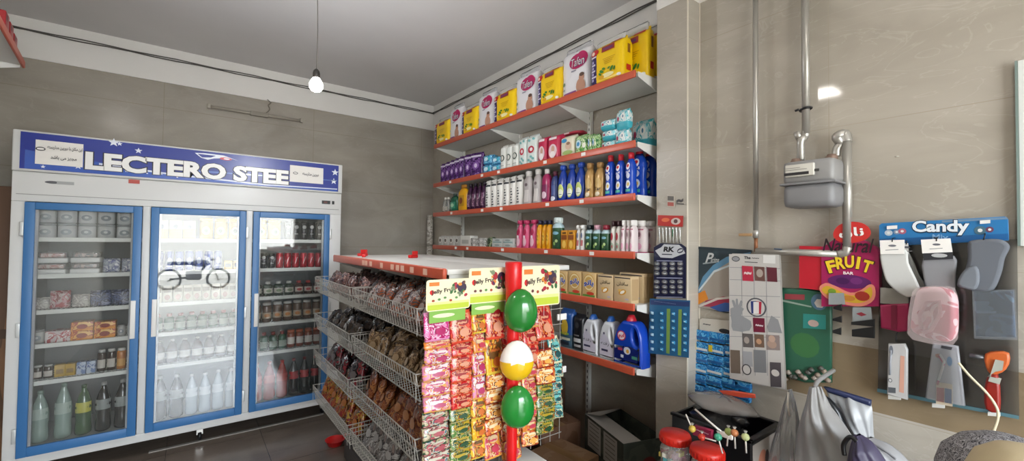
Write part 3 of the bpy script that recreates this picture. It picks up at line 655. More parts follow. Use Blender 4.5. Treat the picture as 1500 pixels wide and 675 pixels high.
# placing on the wall shelves: a, b are the pixel columns of the front face, ytop the pixel row of its top
def shelf_put(kit, a, b_, ytop, si, label, group=None, dx=0., d=.1, sy=1., w=None, ry=0.):
    Xf = XS+.03+dx; zs = SZ[si]
    Y0 = at(a, ytop+20, X=Xf).y; Y1 = at(b_, ytop+20, X=Xf).y
    h = at((a+b_)/2, ytop, X=Xf).z-zs
    return kit.put((Xf+d*sy/2, (Y0+Y1)/2, zs-.0015), -PI/2+ry, label, group, w=w or (Y0-Y1)*.97, h=h, d=sy)
def shelf_row(kit, a, b_, n, yt0, yt1, si, label, group, **k):
    """n equal things between two pixel columns; label has {} for which one"""
    Xf = XS+.03+k.get('dx', 0); Ya, Yb = at(a, yt0, X=Xf).y, at(b_, yt1, X=Xf).y
    zt0, zt1 = at(a, yt0, X=Xf).z, at(b_, yt1, X=Xf).z
    h = (zt0+zt1)/2-SZ[si]; d = k.get('d', .1); sy = k.get('sy', 1.)
    for i in range(n):
        y = Ya+(Yb-Ya)*(i+.5)/n
        kit.put((Xf+d*sy/2+random.uniform(0, .008), y, SZ[si]-.0015), -PI/2+k.get('ry', 0)+random.uniform(-.05, .05), label.format(ORD[i]), group, w=abs(Ya-Yb)/n*.95, h=h*random.uniform(.99, 1.01), d=sy)
# ---- top shelf: nappy packs
DW, DY = kit_diaper_white(), kit_diaper_yellow()
g1 = 'diaper packs on the top shelf'
for i, (a, b_, yt) in enumerate(((656.8, 673.3, 154), (697.8, 720.5, 133), (752.6, 784, 103), (820, 862, 67))):
    shelf_put(DW, a, b_, yt, 0, 'white diaper pack with magenta heart, %s from the left on top shelf' % ORD[i], g1, d=.12)
for i, (a, b_, yt) in enumerate(((635, 656, 174), (674.2, 696.8, 155), (721, 752, 130), (785, 819.5, 98), (863, 912, 57))):
    shelf_put(DY, a, b_, yt, 0, 'yellow diaper pack with purple stripe, %s yellow one from the left in front row' % ORD[i], g1, d=.12, dx=-.022)
DY.put((2.185, 1.665, SZ[0]-.0015), -PI/2, 'yellow diaper pack standing behind the last front one on the top shelf, second row', g1, w=.28, h=.33, d=.8)
DY.put((2.29, 1.66, SZ[0]-.0015), -PI/2, 'rearmost yellow diaper pack at the right end of the top shelf, against the wall', g1, w=.28, h=.34, d=.75)
# ---- second shelf
pur = printed(['3d1f57', '5a2d77', '2c1644', '6b4189', '8d6aa6'], 30, .25, 3)
def dpurple(b, S): b.rect(S, -.04, .16, .04, .175, mat('cfc4da', .4), 4); b.oval(S, .0, .09, .026, .03, mat('7d4f9c', .4)); b.oval(up(S, .0006), .0, .09, .012, .018, mat('d8c4e2', .4))
KP = kit_bag('sanitary_pad_pack', 'pad pack', .1, .2, .05, pur, dpurple, seed=11)
for i in range(7):
    a = 645+i*6.6+(i > 4)*2+(i > 5)*3; shelf_put(KP, a, a+(6.6 if i < 5 else 9 if i == 5 else 14), 239-i*2.7, 1, 'purple sanitary pad pack, %s from the left on the second shelf' % ORD[i], 'purple packs on the second shelf', d=.05, ry=.25)
blu = printed(['1f6fb5', '2f9ad0', '8fd0e8', '17518f', '45b8c8'], 34, .3, 4)
KB_ = kit_bag('tissue_pack', 'tissue pack', .12, .09, .1, blu, lambda b, S: b.oval(S, 0, .045, .03, .018, mat('cfeaf2', .4)), seed=12, ex=5)
for i, (a, b_) in enumerate(((706, 718), (718.5, 731))):
    o = shelf_put(KB_, a, b_, 240, 1, 'blue tissue pack, %s one of the lower layer on the second shelf' % ('left' if i == 0 else 'right'), 'blue tissue packs', d=.1)
    hh = o.scale[2]*.09
    p_ = KB_.put((o.location.x, o.location.y, o.location.z+hh+.001), -PI/2, 'blue tissue pack, %s one of the upper layer on the second shelf' % ('left' if i == 0 else 'right'), 'blue tissue packs', w=.12*o.scale[0]*.96, h=hh*.92)
def dD(b, S): b.oval(S, 0, .13, .03, .035, mat('3b4a44', .5)); b.oval(up(S, .0008), 0, .13, .02, .025, mat('e6e4dc', .4)); b.rect(up(S, .0014), -.006, .11, .002, .15, mat('3b4a44', .5)); b.rect(S, -.025, .05, .025, .056, mat('9aa49c', .5), 3)
KD = kit_bag('cotton_pack', 'cotton pack', .085, .27, .07, mat('e2e4de', .4), dD, seed=13, ex=3)
for i, (a, b_, yt) in enumerate(((731.6, 740, 212), (740.5, 749, 210.5), (749.5, 758.5, 208))): shelf_put(KD, a, b_, yt, 1, 'slim white pack with dark oval mark, %s of three on the second shelf' % ORD[i], 'slim white packs', d=.07)
def dW(b, S): b.oval(S, 0, .15, .032, .035, mat('b8233c', .4)); b.oval(up(S, .0008), .004, .15, .016, .018, mat('efe3e4', .4)); [b.oval(S, x, z, .012, .016, mat('79b7b6', .4), 8, rot=1) for x, z in ((-.025, .05), (.02, .06), (0, .08), (-.02, .24), (.025, .25), (0, .03))]
KW = kit_bag('wipes_pack', 'wipes pack', .11, .3, .07, mat('dfe8e4', .35), dW, seed=14, ex=4)
for i, (a, b_, yt) in enumerate(((759.5, 770, 200), (770.5, 786, 196))): shelf_put(KW, a, b_, yt, 1, 'tall white and teal wipes pack with red oval, %s of two' % ('left' if i == 0 else 'right'), 'tall wipes packs', d=.07)
def dpink(b, S):
    b.oval(S, 0, .075, .055, .055, mat('e6ccd2', .4)); b.oval(up(S, .0006), .005, .09, .022, .026, mat('c9a08c', .5)); b.oval(up(S, .0007), .0, .045, .035, .028, mat('f1e6e6', .5)); b.rect(S, -.05, .165, .05, .185, mat('f0dfe2', .4), 4)
KPk = kit_bag('baby_diaper_pack', 'diaper pack', .16, .21, .1, mat('c02a50', .3), dpink, seed=15, ex=5)
shelf_put(KPk, 787, 800, 199, 1, 'pink baby diaper pack beside the tall wipes packs', 'pink diaper packs'); shelf_put(KPk, 801, 819, 196, 1, 'pink baby diaper pack beside the cream baby pack', 'pink diaper packs')
KR = kit_bag('flat_red_pack', 'flat pack', .24, .03, .14, mat('b2273c', .3), lambda b, S: b.rect(S, -.06, .008, .04, .018, mat('e6c6c6', .4), 3), nt=.3, nb=.3, fin=.1, seed=16)
for i, (a, b_, zz) in enumerate(((787, 812, .205), (812, 845, .21))):
    Ya, Yb = at(a, 195, X=2.13).y, at(b_, 195, X=2.13).y
    KR.put((2.2, (Ya+Yb)/2, SZ[1]+zz-.025), -PI/2, 'flat red pack lying on top of the pink diaper packs, %s one' % ('left' if i == 0 else 'right'), 'flat red packs', w=Ya-Yb)
def dcream(b, S): b.oval(S, -.03, .15, .035, .018, mat('3f93c4', .4)); b.oval(S, .02, .1, .035, .035, mat('d6b8a0', .5)); b.oval(up(S, .0006), .02, .12, .022, .014, mat('8a6a50', .6)); b.oval(S, .01, .04, .06, .02, mat('9db86a', .5))
KC = kit_bag('baby_wipes_pack', 'wipes pack', .17, .2, .08, mat('dfd9c2', .35), dcream, seed=17, ex=5)
shelf_put(KC, 820, 841, 197, 1, 'cream baby wipes pack with a baby picture between pink and green packs', d=.08)
grp = printed(['3f8a3c', '6fae4a', 'cfe0b4', '2d6f3a', 'a8cc7a'], 20, .3, 5)
def dgreen(b, S): b.oval(S, -.03, .1, .035, .04, mat('cfe6ee', .4)); b.oval(up(S, .0006), -.03, .1, .018, .02, mat('3f93c4', .4)); b.oval(S, .04, .08, .022, .025, mat('e8ecd8', .4))
KG = kit_bag('green_wipes_pack', 'wipes pack', .15, .19, .06, grp, dgreen, seed=18, ex=5)
shelf_put(KG, 842, 860, 196, 1, 'green wipes pack with a blue emblem, front one of the green packs', 'green wipes packs', d=.06)
for i, dx in enumerate((.0, .0)): shelf_put(KG, 860.5+i*6.5, 867+i*6.5, 195, 1, 'narrow green wipes pack seen edge-on, %s beside the front green one' % ORD[i], 'green wipes packs', d=.06, sy=1)
teal = printed(['dfe9ea', 'a9d8de', '3fb6c4', 'eef2f0', 'cfe0e6'], 16, .3, 6)
def dteal(b, S): b.rect(S, -.08, .012, .08, .03, mat('2fa6b8', .4), 4); b.oval(S, -.05, .05, .016, .012, mat('b03a5a', .4)); b.oval(S, .03, .06, .03, .016, mat('f2f2ee', .4)); b.oval(up(S, .0006), .03, .06, .01, .008, mat('4a7a9a', .4))
KT = kit_bag('teal_diaper_pack', 'diaper pack', .2, .1, .14, lambda u, v, y: mat('46b4c6', .3) if v < .35 else teal, dteal, nb=.25, nt=.25, fin=.08, ex=4, seed=19, wr=.002)
for (a, b_, lv, lb) in ((874, 893, 0, 'bottom of the left stack'), (875, 894, 1, 'middle of the left stack'), (873, 893, 2, 'top of the left stack'), (894, 912, 0, 'bottom of the right stack'), (895, 913, 1, 'top of the right stack')):
    Ya, Yb = at(a, 195, X=2.03).y, at(b_, 195, X=2.03).y; nn = 3 if a < 890 else 2; H = .2 if nn == 3 else .235
    KT.put((2.1, (Ya+Yb)/2, SZ[1]+lv*H/nn-.0015), -PI/2+random.uniform(-.04, .04), 'teal and white diaper pack, '+lb+' on the second shelf', 'teal packs', w=Ya-Yb, h=H/nn*1.02)
KT.put((2.25, 1.62, SZ[1]-.0015), -PI/2, 'teal and white diaper pack at the very end of the second shelf, behind the stacks', 'teal packs', w=.14, h=.19)
# ---- third shelf
wl = mat('e8e6e0', .4)
KCl = kit_bottle('clear_bottle', 'bottle', .05, .15, .05, 'oval', CLEAR, mat('e8e2d8', .4), deco=band_label(mat('b8b2a4', .4), .15, .4, .7))
shelf_row(KCl, 646, 656, 2, 289, 288, 2, 'small clear bottle with pale cap, {} from the left end of third shelf', 'small clear bottles', d=.05)
KGr = kit_bottle('green_bottle', 'bottle', .08, .15, .06, 'fat', mat('1c5a42', .25), mat('23332c', .4), deco=band_label(mat('2f8a6a', .4), .2, .55, .7, mat('a8d0b0', .4)))
shelf_put(KGr, 657, 668, 283, 2, 'small dark green bottle beside the yellow bottle on the third shelf', d=.06)
KYe = kit_bottle('yellow_bottle', 'bottle', .09, .26, .07, 'fat', mat('e0a416', .3), mat('a8701a', .4), capr=.5, deco=band_label(mat('b98a1c', .4), .2, .6, .6, mat('7a3a1a', .5)))
shelf_put(KYe, 668.5, 682, 270, 2, 'golden yellow bottle between green and dark purple bottles on the third shelf', d=.07)
KPu = kit_bottle('purple_bottle', 'bottle', .09, .28, .07, 'oval', mat('3a1838', .2), mat('20101f', .4), deco=band_label(printed(['4d2248', '7a4a6e', '2c1028', 'b890a4'], 60, .4, 7), .15, .6, .6))
shelf_row(KPu, 682, 709, 4, 269, 264, 2, 'dark purple bottle, {} from the left on the third shelf', 'dark purple bottles', d=.07)
KWh = kit_bottle('white_bottle', 'bottle', .07, .28, .06, 'tube', wl, mat('dcdad4', .4), capr=.55, trig=True, deco=both(band_label(mat('23262c', .4), .78, .84, .85), lambda b, S, w, h: [b.rect(S, -.014+.006*(k % 2), h*(.12+.09*k), .012-.004*(k % 3), h*(.16+.09*k), mat('3a3f46', .5), 2) for k in range(6)]))
shelf_row(KWh, 709, 763, 6, 263, 257, 2, 'white bottle with slanted white top, {} from the left on the third shelf', 'white bottles with slanted tops', d=.06)
KSi = kit_bottle('silver_bottle', 'bottle', .09, .3, .06, 'waist', mat('b3acab', .35), mat('dedad4', .4), capr=.5, deco=both(band_label(mat('d2ccc8', .4), .1, .45, .5), lambda b, S, w, h: b.oval(S, 0, h*.6, .014, .014, mat('6a5c60', .5))))
for i, (a, b_, y) in enumerate(((764, 777, 250), (778, 790.5, 247))): shelf_put(KSi, a, b_, y, 2, 'pale silver bottle with white cap, %s of two on the third shelf' % ('left' if i == 0 else 'right'), 'silver bottles', d=.06)
KMa = kit_bottle('magenta_bottle', 'bottle', .09, .29, .06, 'fat', mat('a3265a', .3), mat('e6e0dc', .4), deco=both(band_label(mat('7a1c50', .4), .12, .55, .7), lambda b, S, w, h: b.oval(up(S, .001), 0, h*.25, .025, .03, mat('e4c8d4', .4))))
shelf_put(KMa, 791, 803, 247, 2, 'magenta bottle with white cap beside the silver ones on the third shelf', d=.06)
KNv = kit_bottle('navy_bottle', 'bottle', .09, .27, .06, 'waist', mat('2c3c72', .3), mat('5a2238', .4), deco=both(band_label(mat('4a5a92', .4), .25, .55, .6), lambda b, S, w, h: b.oval(S, 0, h*.14, .028, .02, mat('d8dce8', .4))))
shelf_put(KNv, 804, 814.5, 250, 2, 'navy bottle with dark red cap beside the magenta bottle', d=.06)
KBg = kit_bottle('blue_bottle', 'bottle', .09, .29, .06, 'oval', mat('1d3f9c', .25), mat('2a4fb0', .35), capr=.55, deco=lambda b, S, w, h: (b.oval(S, 0, h*.3, .03, .055, mat('c3cf72', .4)), b.oval(up(S, .001), 0, h*.25, .026, .03, mat('e6ead8', .4)), b.rect(up(S, .0018), -.018, h*.2, .018, h*.215, mat('2c4a3a', .4), 3)))
shelf_row(KBg, 815, 853, 3, 241, 238, 2, 'blue cleaner bottle with pale green label, {} from the left', 'blue bottles with green labels', d=.06)
def dgold(b, S, w, h): b.oval(S, 0, h*.4, .034, .055, mat('cfae70', .4)); b.text(up(S, .0012), 'Tar', 0, h*.28, .03, mat('30241c', .5), w=.06, bold=.02); b.oval(up(S, .0008), 0, h*.14, .024, .018, mat('e8dcc0', .4))
KGo = kit_bottle('gold_bottle', 'bottle', .1, .3, .06, 'waist', mat('b9935a', .3, .2), mat('a8804c', .35), capr=.5, deco=dgold)
for i, (a, b_) in enumerate(((853.5, 867), (867.8, 882))): shelf_put(KGo, a, b_, 238-i, 2, 'gold bottle with dark script label, %s of two on the third shelf' % ('left' if i == 0 else 'right'), 'gold bottles', d=.06)
def dblue(b, S, w, h):
    b.oval(S, 0, h*.68, .022, .026, mat('e9e4ec', .4)); b.oval(up(S, .0008), 0, h*.69, .014, .012, RED); b.oval(S, 0, h*.47, .022, .022, mat('d4d8ee', .4)); b.text(up(S, .0012), '\ufeee\ufe91\u0627', 0, h*.56, .022, mat('e6e6f4', .4), w=.05, bold=.03)
    b.oval(S, 0, h*.27, .026, .03, mat('dfe6ee', .4)); b.oval(up(S, .0008), .004, h*.27, .012, .014, mat('d8b24a', .4)); b.rect(S, -.028, h*.1, .028, h*.16, mat('3fae9c', .4), 4)
KBr = kit_bottle('blue_cleaner_bottle', 'bottle', .11, .32, .07, 'waist', mat('1746b4', .25), mat('c02430', .35), capr=.4, deco=dblue)
for i, (a, b_, y) in enumerate(((883, 896, 226.5), (898, 911, 225))): shelf_put(KBr, a, b_, y, 2, 'blue cleaner bottle with red cap and round emblem, %s in the front row' % ORD[i], 'blue bottles with red caps', d=.07)
shelf_put(KBr, 912.5, 926, 222, 2, 'blue cleaner bottle with red cap at the right end of the front row', 'blue bottles with red caps', d=.07)
KBr.put((2.17, 1.60, SZ[2]-.0015), -PI/2, 'blue cleaner bottle with red cap, middle one of the end row running to the wall', 'blue bottles with red caps', w=.11, h=.31)
KBr.put((2.27, 1.60, SZ[2]-.0015), -PI/2, 'blue cleaner bottle with red cap, nearest the wall at the end of the third shelf', 'blue bottles with red caps', w=.11, h=.31)
# ---- fourth shelf
gy = printed(['a9a8a2', 'd2d0ca', '77766f', 'c4c2bc'], 40, .35, 8)
KCan = kit_bag('foil_wrapped_pack', 'soap pack', .11, .08, .08, mat('bdbbb4', .35), lambda b, S: (b.oval(S, 0, .045, .032, .022, mat('e2dfd8', .4)), b.oval(up(S, .0008), 0, .045, .02, .013, mat('6a655c', .4))), ex=5, seed=20)
shelf_row(KCan, 641, 673, 4, 345, 345, 3, 'small silver soap pack, {} from the left end of the fourth shelf', 'silver soap packs', d=.08)
KWb = kit_box('white_box', 'box', .09, .07, .08, mat('d6d4cc', .4), lambda b, S: b.rect(S, -.03, .02, .03, .045, mat('b0b0a8', .4)))
shelf_put(KWb, 674, 689, 345, 3, 'plain white box beside the silver soap packs on the fourth shelf', d=.08)
KTb = kit_box('soap_box', 'soap box', .1, .035, .07, gy, lambda b, S: b.oval(S, 0, .017, .02, .009, mat('dcdad4', .4)))
def stack(kit, a, b_, n, rows, si, ztop, lab, grp_, d=.07):
    Ya, Yb = at(a, 350, X=XS+.03).y, at(b_, 350, X=XS+.03).y; w = (Ya-Yb)/n
    for r in range(rows):
        for i in range(n):
            kit.put((XS+.03+d/2+random.uniform(0, .004), Ya-w*(i+.5), SZ[si]-.0015+r*ztop/rows), -PI/2, lab.format(ORD[i], 'upper' if r else 'lower'), grp_, w=w*.97, h=ztop/rows*.96)
stack(KTb, 690, 711, 2, 2, 3, .082, 'grey patterned soap box, {} from the left in the {} layer', 'grey soap boxes')
KDg = kit_bag('green_tube_pack', 'pack', .08, .07, .06, printed(['2c3a2a', '51694a', '1a241c', 'a8b48a'], 40, .4, 9), None, seed=21)
shelf_put(KDg, 712, 721, 347, 3, 'small dark green pack between the soap boxes on the fourth shelf', d=.06)
KSb = kit_box('pale_soap_box', 'soap box', .12, .035, .07, mat('b9bdb8', .4), lambda b, S: (b.rect(S, -.05, .004, .05, .012, mat('7f9a98', .4)), b.oval(S, .0, .022, .03, .007, mat('8d9794', .4))))
stack(KSb, 721.5, 753, 2, 2, 3, .08, 'pale blue-grey soap box, {} from the left in the {} layer', 'pale soap boxes')
KPi = kit_bottle('pink_bottle', 'bottle', .08, .19, .06, 'oval', mat('d0577e', .3), mat('b8325e', .35), capr=.7, deco=lambda b, S, w, h: (b.oval(S, 0, h*.58, .02, .02, mat('a81c48', .4)), b.oval(S, 0, h*.25, .022, .03, mat('e6b8c4', .4)), b.oval(up(S, .001), 0, h*.42, .012, .01, mat('e8dfe0', .4))))
shelf_row(KPi, 754, 783, 3, 323, 321, 3, 'pink shampoo bottle, {} from the left on the fourth shelf', 'pink shampoo bottles', d=.06)
KYb = kit_bottle('amber_bottle', 'bottle', .08, .19, .06, 'fat', mat('dc960e', .3), mat('2a2c48', .35), capr=.5, deco=lambda b, S, w, h: (b.oval(S, 0, h*.38, .022, .04, mat('ebb83c', .4)), b.text(up(S, .001), 'Z', 0, h*.4, .03, mat('6a3a20', .4))))
shelf_row(KYb, 784, 805, 3, 322, 322, 3, 'amber yellow shampoo bottle with dark cap, {} from the left', 'amber bottles', d=.06)
def dherb(b, S, w, h): b.oval(S, 0, h*.25, w*.36, h*.16, mat('23442c', .4)); b.oval(up(S, .0008), -.008, h*.2, .01, .012, mat('8aae5a', .4), rot=.5); b.oval(up(S, .0008), .01, h*.28, .012, .01, mat('b8cc8a', .4)); b.oval(S, 0, h*.52, w*.3, h*.05, mat('7fb0c4', .4))
def herbband(v): return mat('2c5236', .3) if v < .42 else mat('b5cdd4', .3)
KHe = kit_bottle('herbal_shampoo_bottle', 'shampoo bottle', .09, .21, .06, 'shampoo', mat('b5cdd4', .3), mat('d2dedc', .35), capr=.65, deco=dherb, band_=herbband)
shelf_put(KHe, 806, 821, 318, 3, 'large green and pale blue shampoo bottle beside the amber bottles', d=.06)
KOb = kit_box('orange_box', 'box', .07, .13, .05, mat('c98a1e', .35), lambda b, S: (b.rect(S, -.03, .07, .03, .1, mat('8a4a14', .4)), b.oval(S, 0, .04, .02, .025, mat('ecc25a', .4)), b.rect(S, -.02, .108, .02, .118, mat('5a3a1a', .4))))
for i, (a, b_) in enumerate(((821.5, 831), (831.5, 841))): shelf_put(KOb, a, b_, 337, 3, 'small orange box, %s of two on the fourth shelf' % ('left' if i == 0 else 'right'), 'orange boxes', d=.05)
KWl = kit_bottle('lotion_bottle', 'lotion bottle', .08, .18, .05, 'waist', mat('dedbd6', .35), mat('eeece8', .35), capr=.7, deco=lambda b, S, w, h: (b.oval(S, 0, h*.6, .014, .02, mat('5a6a8c', .4)), b.rect(S, -.02, h*.2, .02, h*.42, mat('b86a6a', .4), 3)))
shelf_row(KWl, 841.5, 855, 2, 329, 329, 3, 'white lotion bottle with small label, {} from the left', 'white lotion bottles', d=.05)
for i, (a, b_, cc) in enumerate(((855, 865, 0), (865.5, 877.5, 1), (878, 890, 2))):
    K_ = kit_bottle('herbal_shampoo_bottle', 'shampoo bottle', .09, .18, .06, 'shampoo', mat('b5cdd4', .3), mat(('22282a', 'c99aa8', '8c2436')[cc], .35), capr=.62, deco=dherb, band_=herbband)
    shelf_put(K_, a, b_, 329, 3, 'green and pale blue shampoo bottle with %s cap' % ('black', 'pink', 'dark red')[cc], 'herbal shampoo bottles', d=.06)
def dpw(b, S, w, h): b.oval(S, 0, h*.55, .02, .026, mat('c8a8b0', .4)); b.oval(up(S, .0008), .004, h*.56, .01, .014, mat('7a5a60', .4)); b.rect(S, -.03, h*.7, .03, h*.735, mat('a84a68', .4), 4); b.oval(up(S, .0008), 0, h*.2, .022, .02, mat('dca0b8', .4))
def pwb(v): return mat('b02c66', .3) if v < .34 else mat('dccfcf', .3)
KPw = kit_bottle('pink_white_bottle', 'shampoo bottle', .09, .19, .06, 'shampoo', mat('dccfcf', .3), mat('e8e4e0', .35), capr=.6, deco=dpw, band_=pwb)
KPg = kit_bottle('red_flower_bottle', 'shampoo bottle', .09, .19, .06, 'shampoo', mat('d4d0c8', .3), mat('3a1c20', .35), capr=.6, deco=lambda b, S, w, h: (b.oval(S, -.005, h*.5, .022, .024, mat('a8283c', .4)), b.oval(S, 0, h*.2, .026, .02, mat('9ab09a', .4)), b.oval(up(S, .0008), .005, h*.18, .01, .01, mat('a8384c', .4))))
shelf_row(KPg, 891.5, 907, 2, 323, 323, 3, 'white shampoo bottle with red flower print, {} from the left', 'flower print shampoo bottles', d=.06)
shelf_row(KPw, 907.5, 927, 3, 322, 322, 3, 'pink and white shampoo bottle in the front row, {} from the left', 'pink and white shampoo bottles', d=.06)
for i, x in enumerate((2.14, 2.23)): KPw.put((x, 1.56, SZ[3]-.0015), -PI/2, 'pink and white shampoo bottle at the shelf end, %s behind the front row' % ORD[i], 'pink and white shampoo bottles', w=.085, h=.19)
# ---- fifth shelf: powder boxes
def dbanu(b, S):
    b.oval(S, 0, .15, .075, .085, mat('c89a4a', .4), 24); b.oval(up(S, .0004), 0, .15, .066, .076, mat('e6d2a4', .4), 24); b.oval(up(S, .0008), 0, .15, .055, .06, mat('c9a25a', .4), 24)
    b.text(up(S, .0012), '\ufeee\ufee7\ufe8e\ufe91', 0, .145, .075, mat('f2f0f0', .4), w=.135, bold=.07); b.text(up(S, .0018), '\ufeee\ufee7\ufe8e\ufe91', 0, .145, .07, mat('22429c', .4), w=.128, bold=.035)
    b.rect(S, -.08, .012, .08, .032, mat('5c8a3c', .4)); b.oval(up(S, .0004), .02, .045, .05, .016, mat('c0402c', .4))
KBa = kit_box('washing_powder_box', 'powder box', .18, .25, .07, mat('cfae78', .4), dbanu, side=mat('c2a06a', .4))
for i, (a, b_, y) in enumerate(((812, 831, 396), (832, 851.5, 397), (852.5, 873, 399))): shelf_put(KBa, a, b_, y, 4, 'tan washing powder box with blue wording, %s from the left' % ORD[i], 'tan powder boxes', d=.07)
def dsoft(b, S):
    b.text(up(S, .0004), '\ufee6\ufee0\ufe98\ufed3\ufe8e\ufeb3', -.0, .175, .045, mat('2c2624', .5), w=.13, bold=.01); b.oval(S, .0, .1, .045, .026, mat('cf9434', .4), rot=.3); b.oval(up(S, .0004), .0, .1, .03, .014, mat('efe8d8', .4), rot=.5)
    b.oval(up(S, .0004), -.03, .115, .02, .012, mat('e2b45a', .4)); b.rect(up(S, .0002), -.09, .228, .09, .238, mat('3a3236', .4)); b.rect(S, .03, .03, .07, .045, mat('b0a8b8', .4))
KSo = kit_box('bleach_powder_box', 'powder box', .2, .25, .07, mat('cdb48c', .4), dsoft, side=mat('b79a72', .4))
for i, (a, b_, y) in enumerate(((875, 898, 402), (899, 925, 404))): shelf_put(KSo, a, b_, y, 4, 'beige powder box with orange picture, %s of two facing the front' % ('left' if i == 0 else 'right'), 'beige powder boxes', d=.07)
for i in range(4): KSo.put((2.145+i*.052, 1.62, SZ[4]-.0015), -PI/2, 'beige powder box behind the front ones at the shelf end, %s in from front' % ORD[i], 'beige powder boxes', w=.17, h=.17-.003*i, d=.66)
# ---- lowest shelf
def dby(b, S): b.oval(S, .0, .13, .04, .05, mat('d8b43c', .4)); b.rect(S, -.06, .05, .06, .065, mat('c8c8b0', .4), 4); b.rect(S, -.05, .02, .05, .04, mat('26303c', .4), 4); b.oval(S, 0, .09, .05, .01, mat('8fb04a', .4))
KBy = kit_bag('blue_powder_bag', 'powder bag', .15, .24, .08, lambda u, v, y: mat('28508e', .3) if v > .3 else mat('3c5a6c', .3), dby, seed=22)
shelf_put(KBy, 818, 837, 452, 5, 'blue powder bag with a yellow picture at the left of the lowest shelf', d=.08)
def dbk(b, S): b.rect(S, -.05, .06, .05, .085, mat('d8d8d8', .4), 3); b.rect(S, -.04, .03, .05, .045, mat('b8b8b8', .4), 3); b.rect(S, -.05, .1, .03, .108, mat('8a8a8a', .4), 3); b.oval(S, 0, .17, .03, .02, mat('3c3c40', .4))
KBk = kit_bag('black_powder_bag', 'powder bag', .14, .24, .08, mat('1b1b1e', .3), dbk, seed=23)
shelf_put(KBk, 838, 853, 460, 5, 'black powder bag with white print beside the white jugs', d=.08)
def djw(b, S, w, h): b.poly(S, [(x*w, z*h) for x, z in ((-.4, .08), (.4, .08), (.44, .3), (.3, .3), (.12, .5), (-.2, .62), (-.4, .45))], mat('d9d4e2', .4)); b.text(up(S, .0006), '\ufeea\ufe98\ufed3\u0631', -.02, h*.36, h*.1, mat('33333f', .5), w=w*.5); b.rect(up(S, .0004), -w*.3, h*.18, w*.1, h*.23, mat('3a3a5a', .4)); b.oval(S, -w*.15, h*.6, w*.05, h*.03, mat('44446a', .4))
KJw = kit_jug('detergent_jug', 'detergent jug', mat('d9d9dc', .3), mat('2b5aa0', .35), djw)
for i, (a, b_, y) in enumerate(((850, 874, 461), (875.5, 900, 464))): shelf_put(KJw, a, b_, y, 5, 'white detergent jug with blue cap, %s of two on the lowest shelf' % ('left' if i == 0 else 'right'), 'white detergent jugs', dx=.01)
def djb(b, S, w, h):
    b.oval(S, -w*.18, h*.58, w*.15, h*.1, mat('b82036', .4), 20); b.oval(up(S, .0003), -w*.18, h*.58, w*.12, h*.08, mat('e8e2e8', .4), 20); b.text(up(S, .0008), '\ufeee\ufe91\u0627', -w*.18, h*.58, h*.1, mat('b81c34', .4), w=w*.2, bold=.04)
    b.poly(S, [(x*w, z*h) for x, z in ((-.42, .1), (.36, .1), (.42, .34), (.1, .4), (-.42, .3))], mat('16246a', .35)); b.oval(up(S, .0005), w*.02, h*.3, w*.12, h*.075, mat('d8dce6', .4)); b.oval(up(S, .0009), w*.04, h*.29, w*.05, h*.04, mat('d8a23c', .4))
    b.rect(up(S, .0005), -w*.3, h*.28, -w*.14, h*.33, mat('c04858', .4)); b.rect(up(S, .0005), -w*.2, h*.14, -w*.1, h*.2, mat('dfe2ee', .4)); b.rect(up(S, .0005), w*.18, h*.16, w*.36, h*.22, mat('4a8a78', .4))
KJb = kit_jug('blue_detergent_jug', 'detergent jug', mat('1642ae', .25), mat('bc2230', .35), djb, w=.26, h=.31)
shelf_put(KJb, 902, 933, 462, 5, 'large blue detergent jug with red cap at the right of the lowest shelf', w=.205)
# ================================================================== inside the fridge
def frow(kit, x0, x1, n, z, h, label, group, y=4.19, w=None, jit=.006):
    for i in range(n):
        x = x0+(x1-x0)*(i+.5)/n
        kit.put((x, y+random.uniform(0, jit), z+.0005), random.uniform(-.12, .12), label.format(ORD[i]), group, w=w or abs(x1-x0)/n*.93, h=h*random.uniform(.985, 1.015))
def lab(m, z0, z1, m2=None): return band_label(m, z0, z1, .9, m2)
Z = SHZ+[.2]
def dtub(b, S, w, h): b.oval(S, 0, h*.4, w*.3, h*.2, mat('8f989c', .4)); b.oval(up(S, .001), 0, h*.42, w*.12, h*.08, mat('d0d4d4', .4))
TUB = kit_bottle('dairy_tub', 'dairy tub', .088, .1, .088, 'jar', mat('cdd0d0', .35), mat('9da2a4', .35), capr=1.0, deco=dtub, capname='lid')
for i in range(5):
    for l in (0, 1):
        TUB.put((-.765+i*.098, 4.18, Z[0]+.0005+l*.101), 0, 'white dairy tub, %s from the left in the %s row of the left door' % (ORD[i], ('lower', 'upper')[l]), 'stacked dairy tubs', w=.09, h=.1)
def clam(c1): 
    b = MB(); b.box((-.075, -.06, 0), (.075, .06, .035), mat('d4d6d4', .35), .008); b2 = MB(); b2.box((-.068, -.055, .0355), (.068, .055, .075), CLEAR, .012); c = MB(); c.box((-.06, -.048, .036), (.06, .048, .066), printed([c1, 'c9b0a8', c1, '8f8a88'], 30, .4, 10), .01)
    return Kit('clear_lidded_pack', 'food pack', .15, .075, [('tray', b, None), ('lid', b2, 'clear lid'), ('filling', c, None)])
CR, CG_ = clam('a04a48'), clam('56626a')
CR.put((-.735, 4.19, Z[1]), 0, 'clear lidded food pack with red filling, lower one at the left', 'clear food packs'); CR.put((-.73, 4.19, Z[1]+.076), .05, 'clear lidded food pack with red filling, upper one at the left', 'clear food packs')
CG_.put((-.57, 4.19, Z[1]), 0, 'clear lidded food pack with grey filling, lower one beside the red', 'clear food packs'); CG_.put((-.565, 4.19, Z[1]+.076), -.06, 'clear lidded food pack with grey filling, upper one beside the red', 'clear food packs'); 
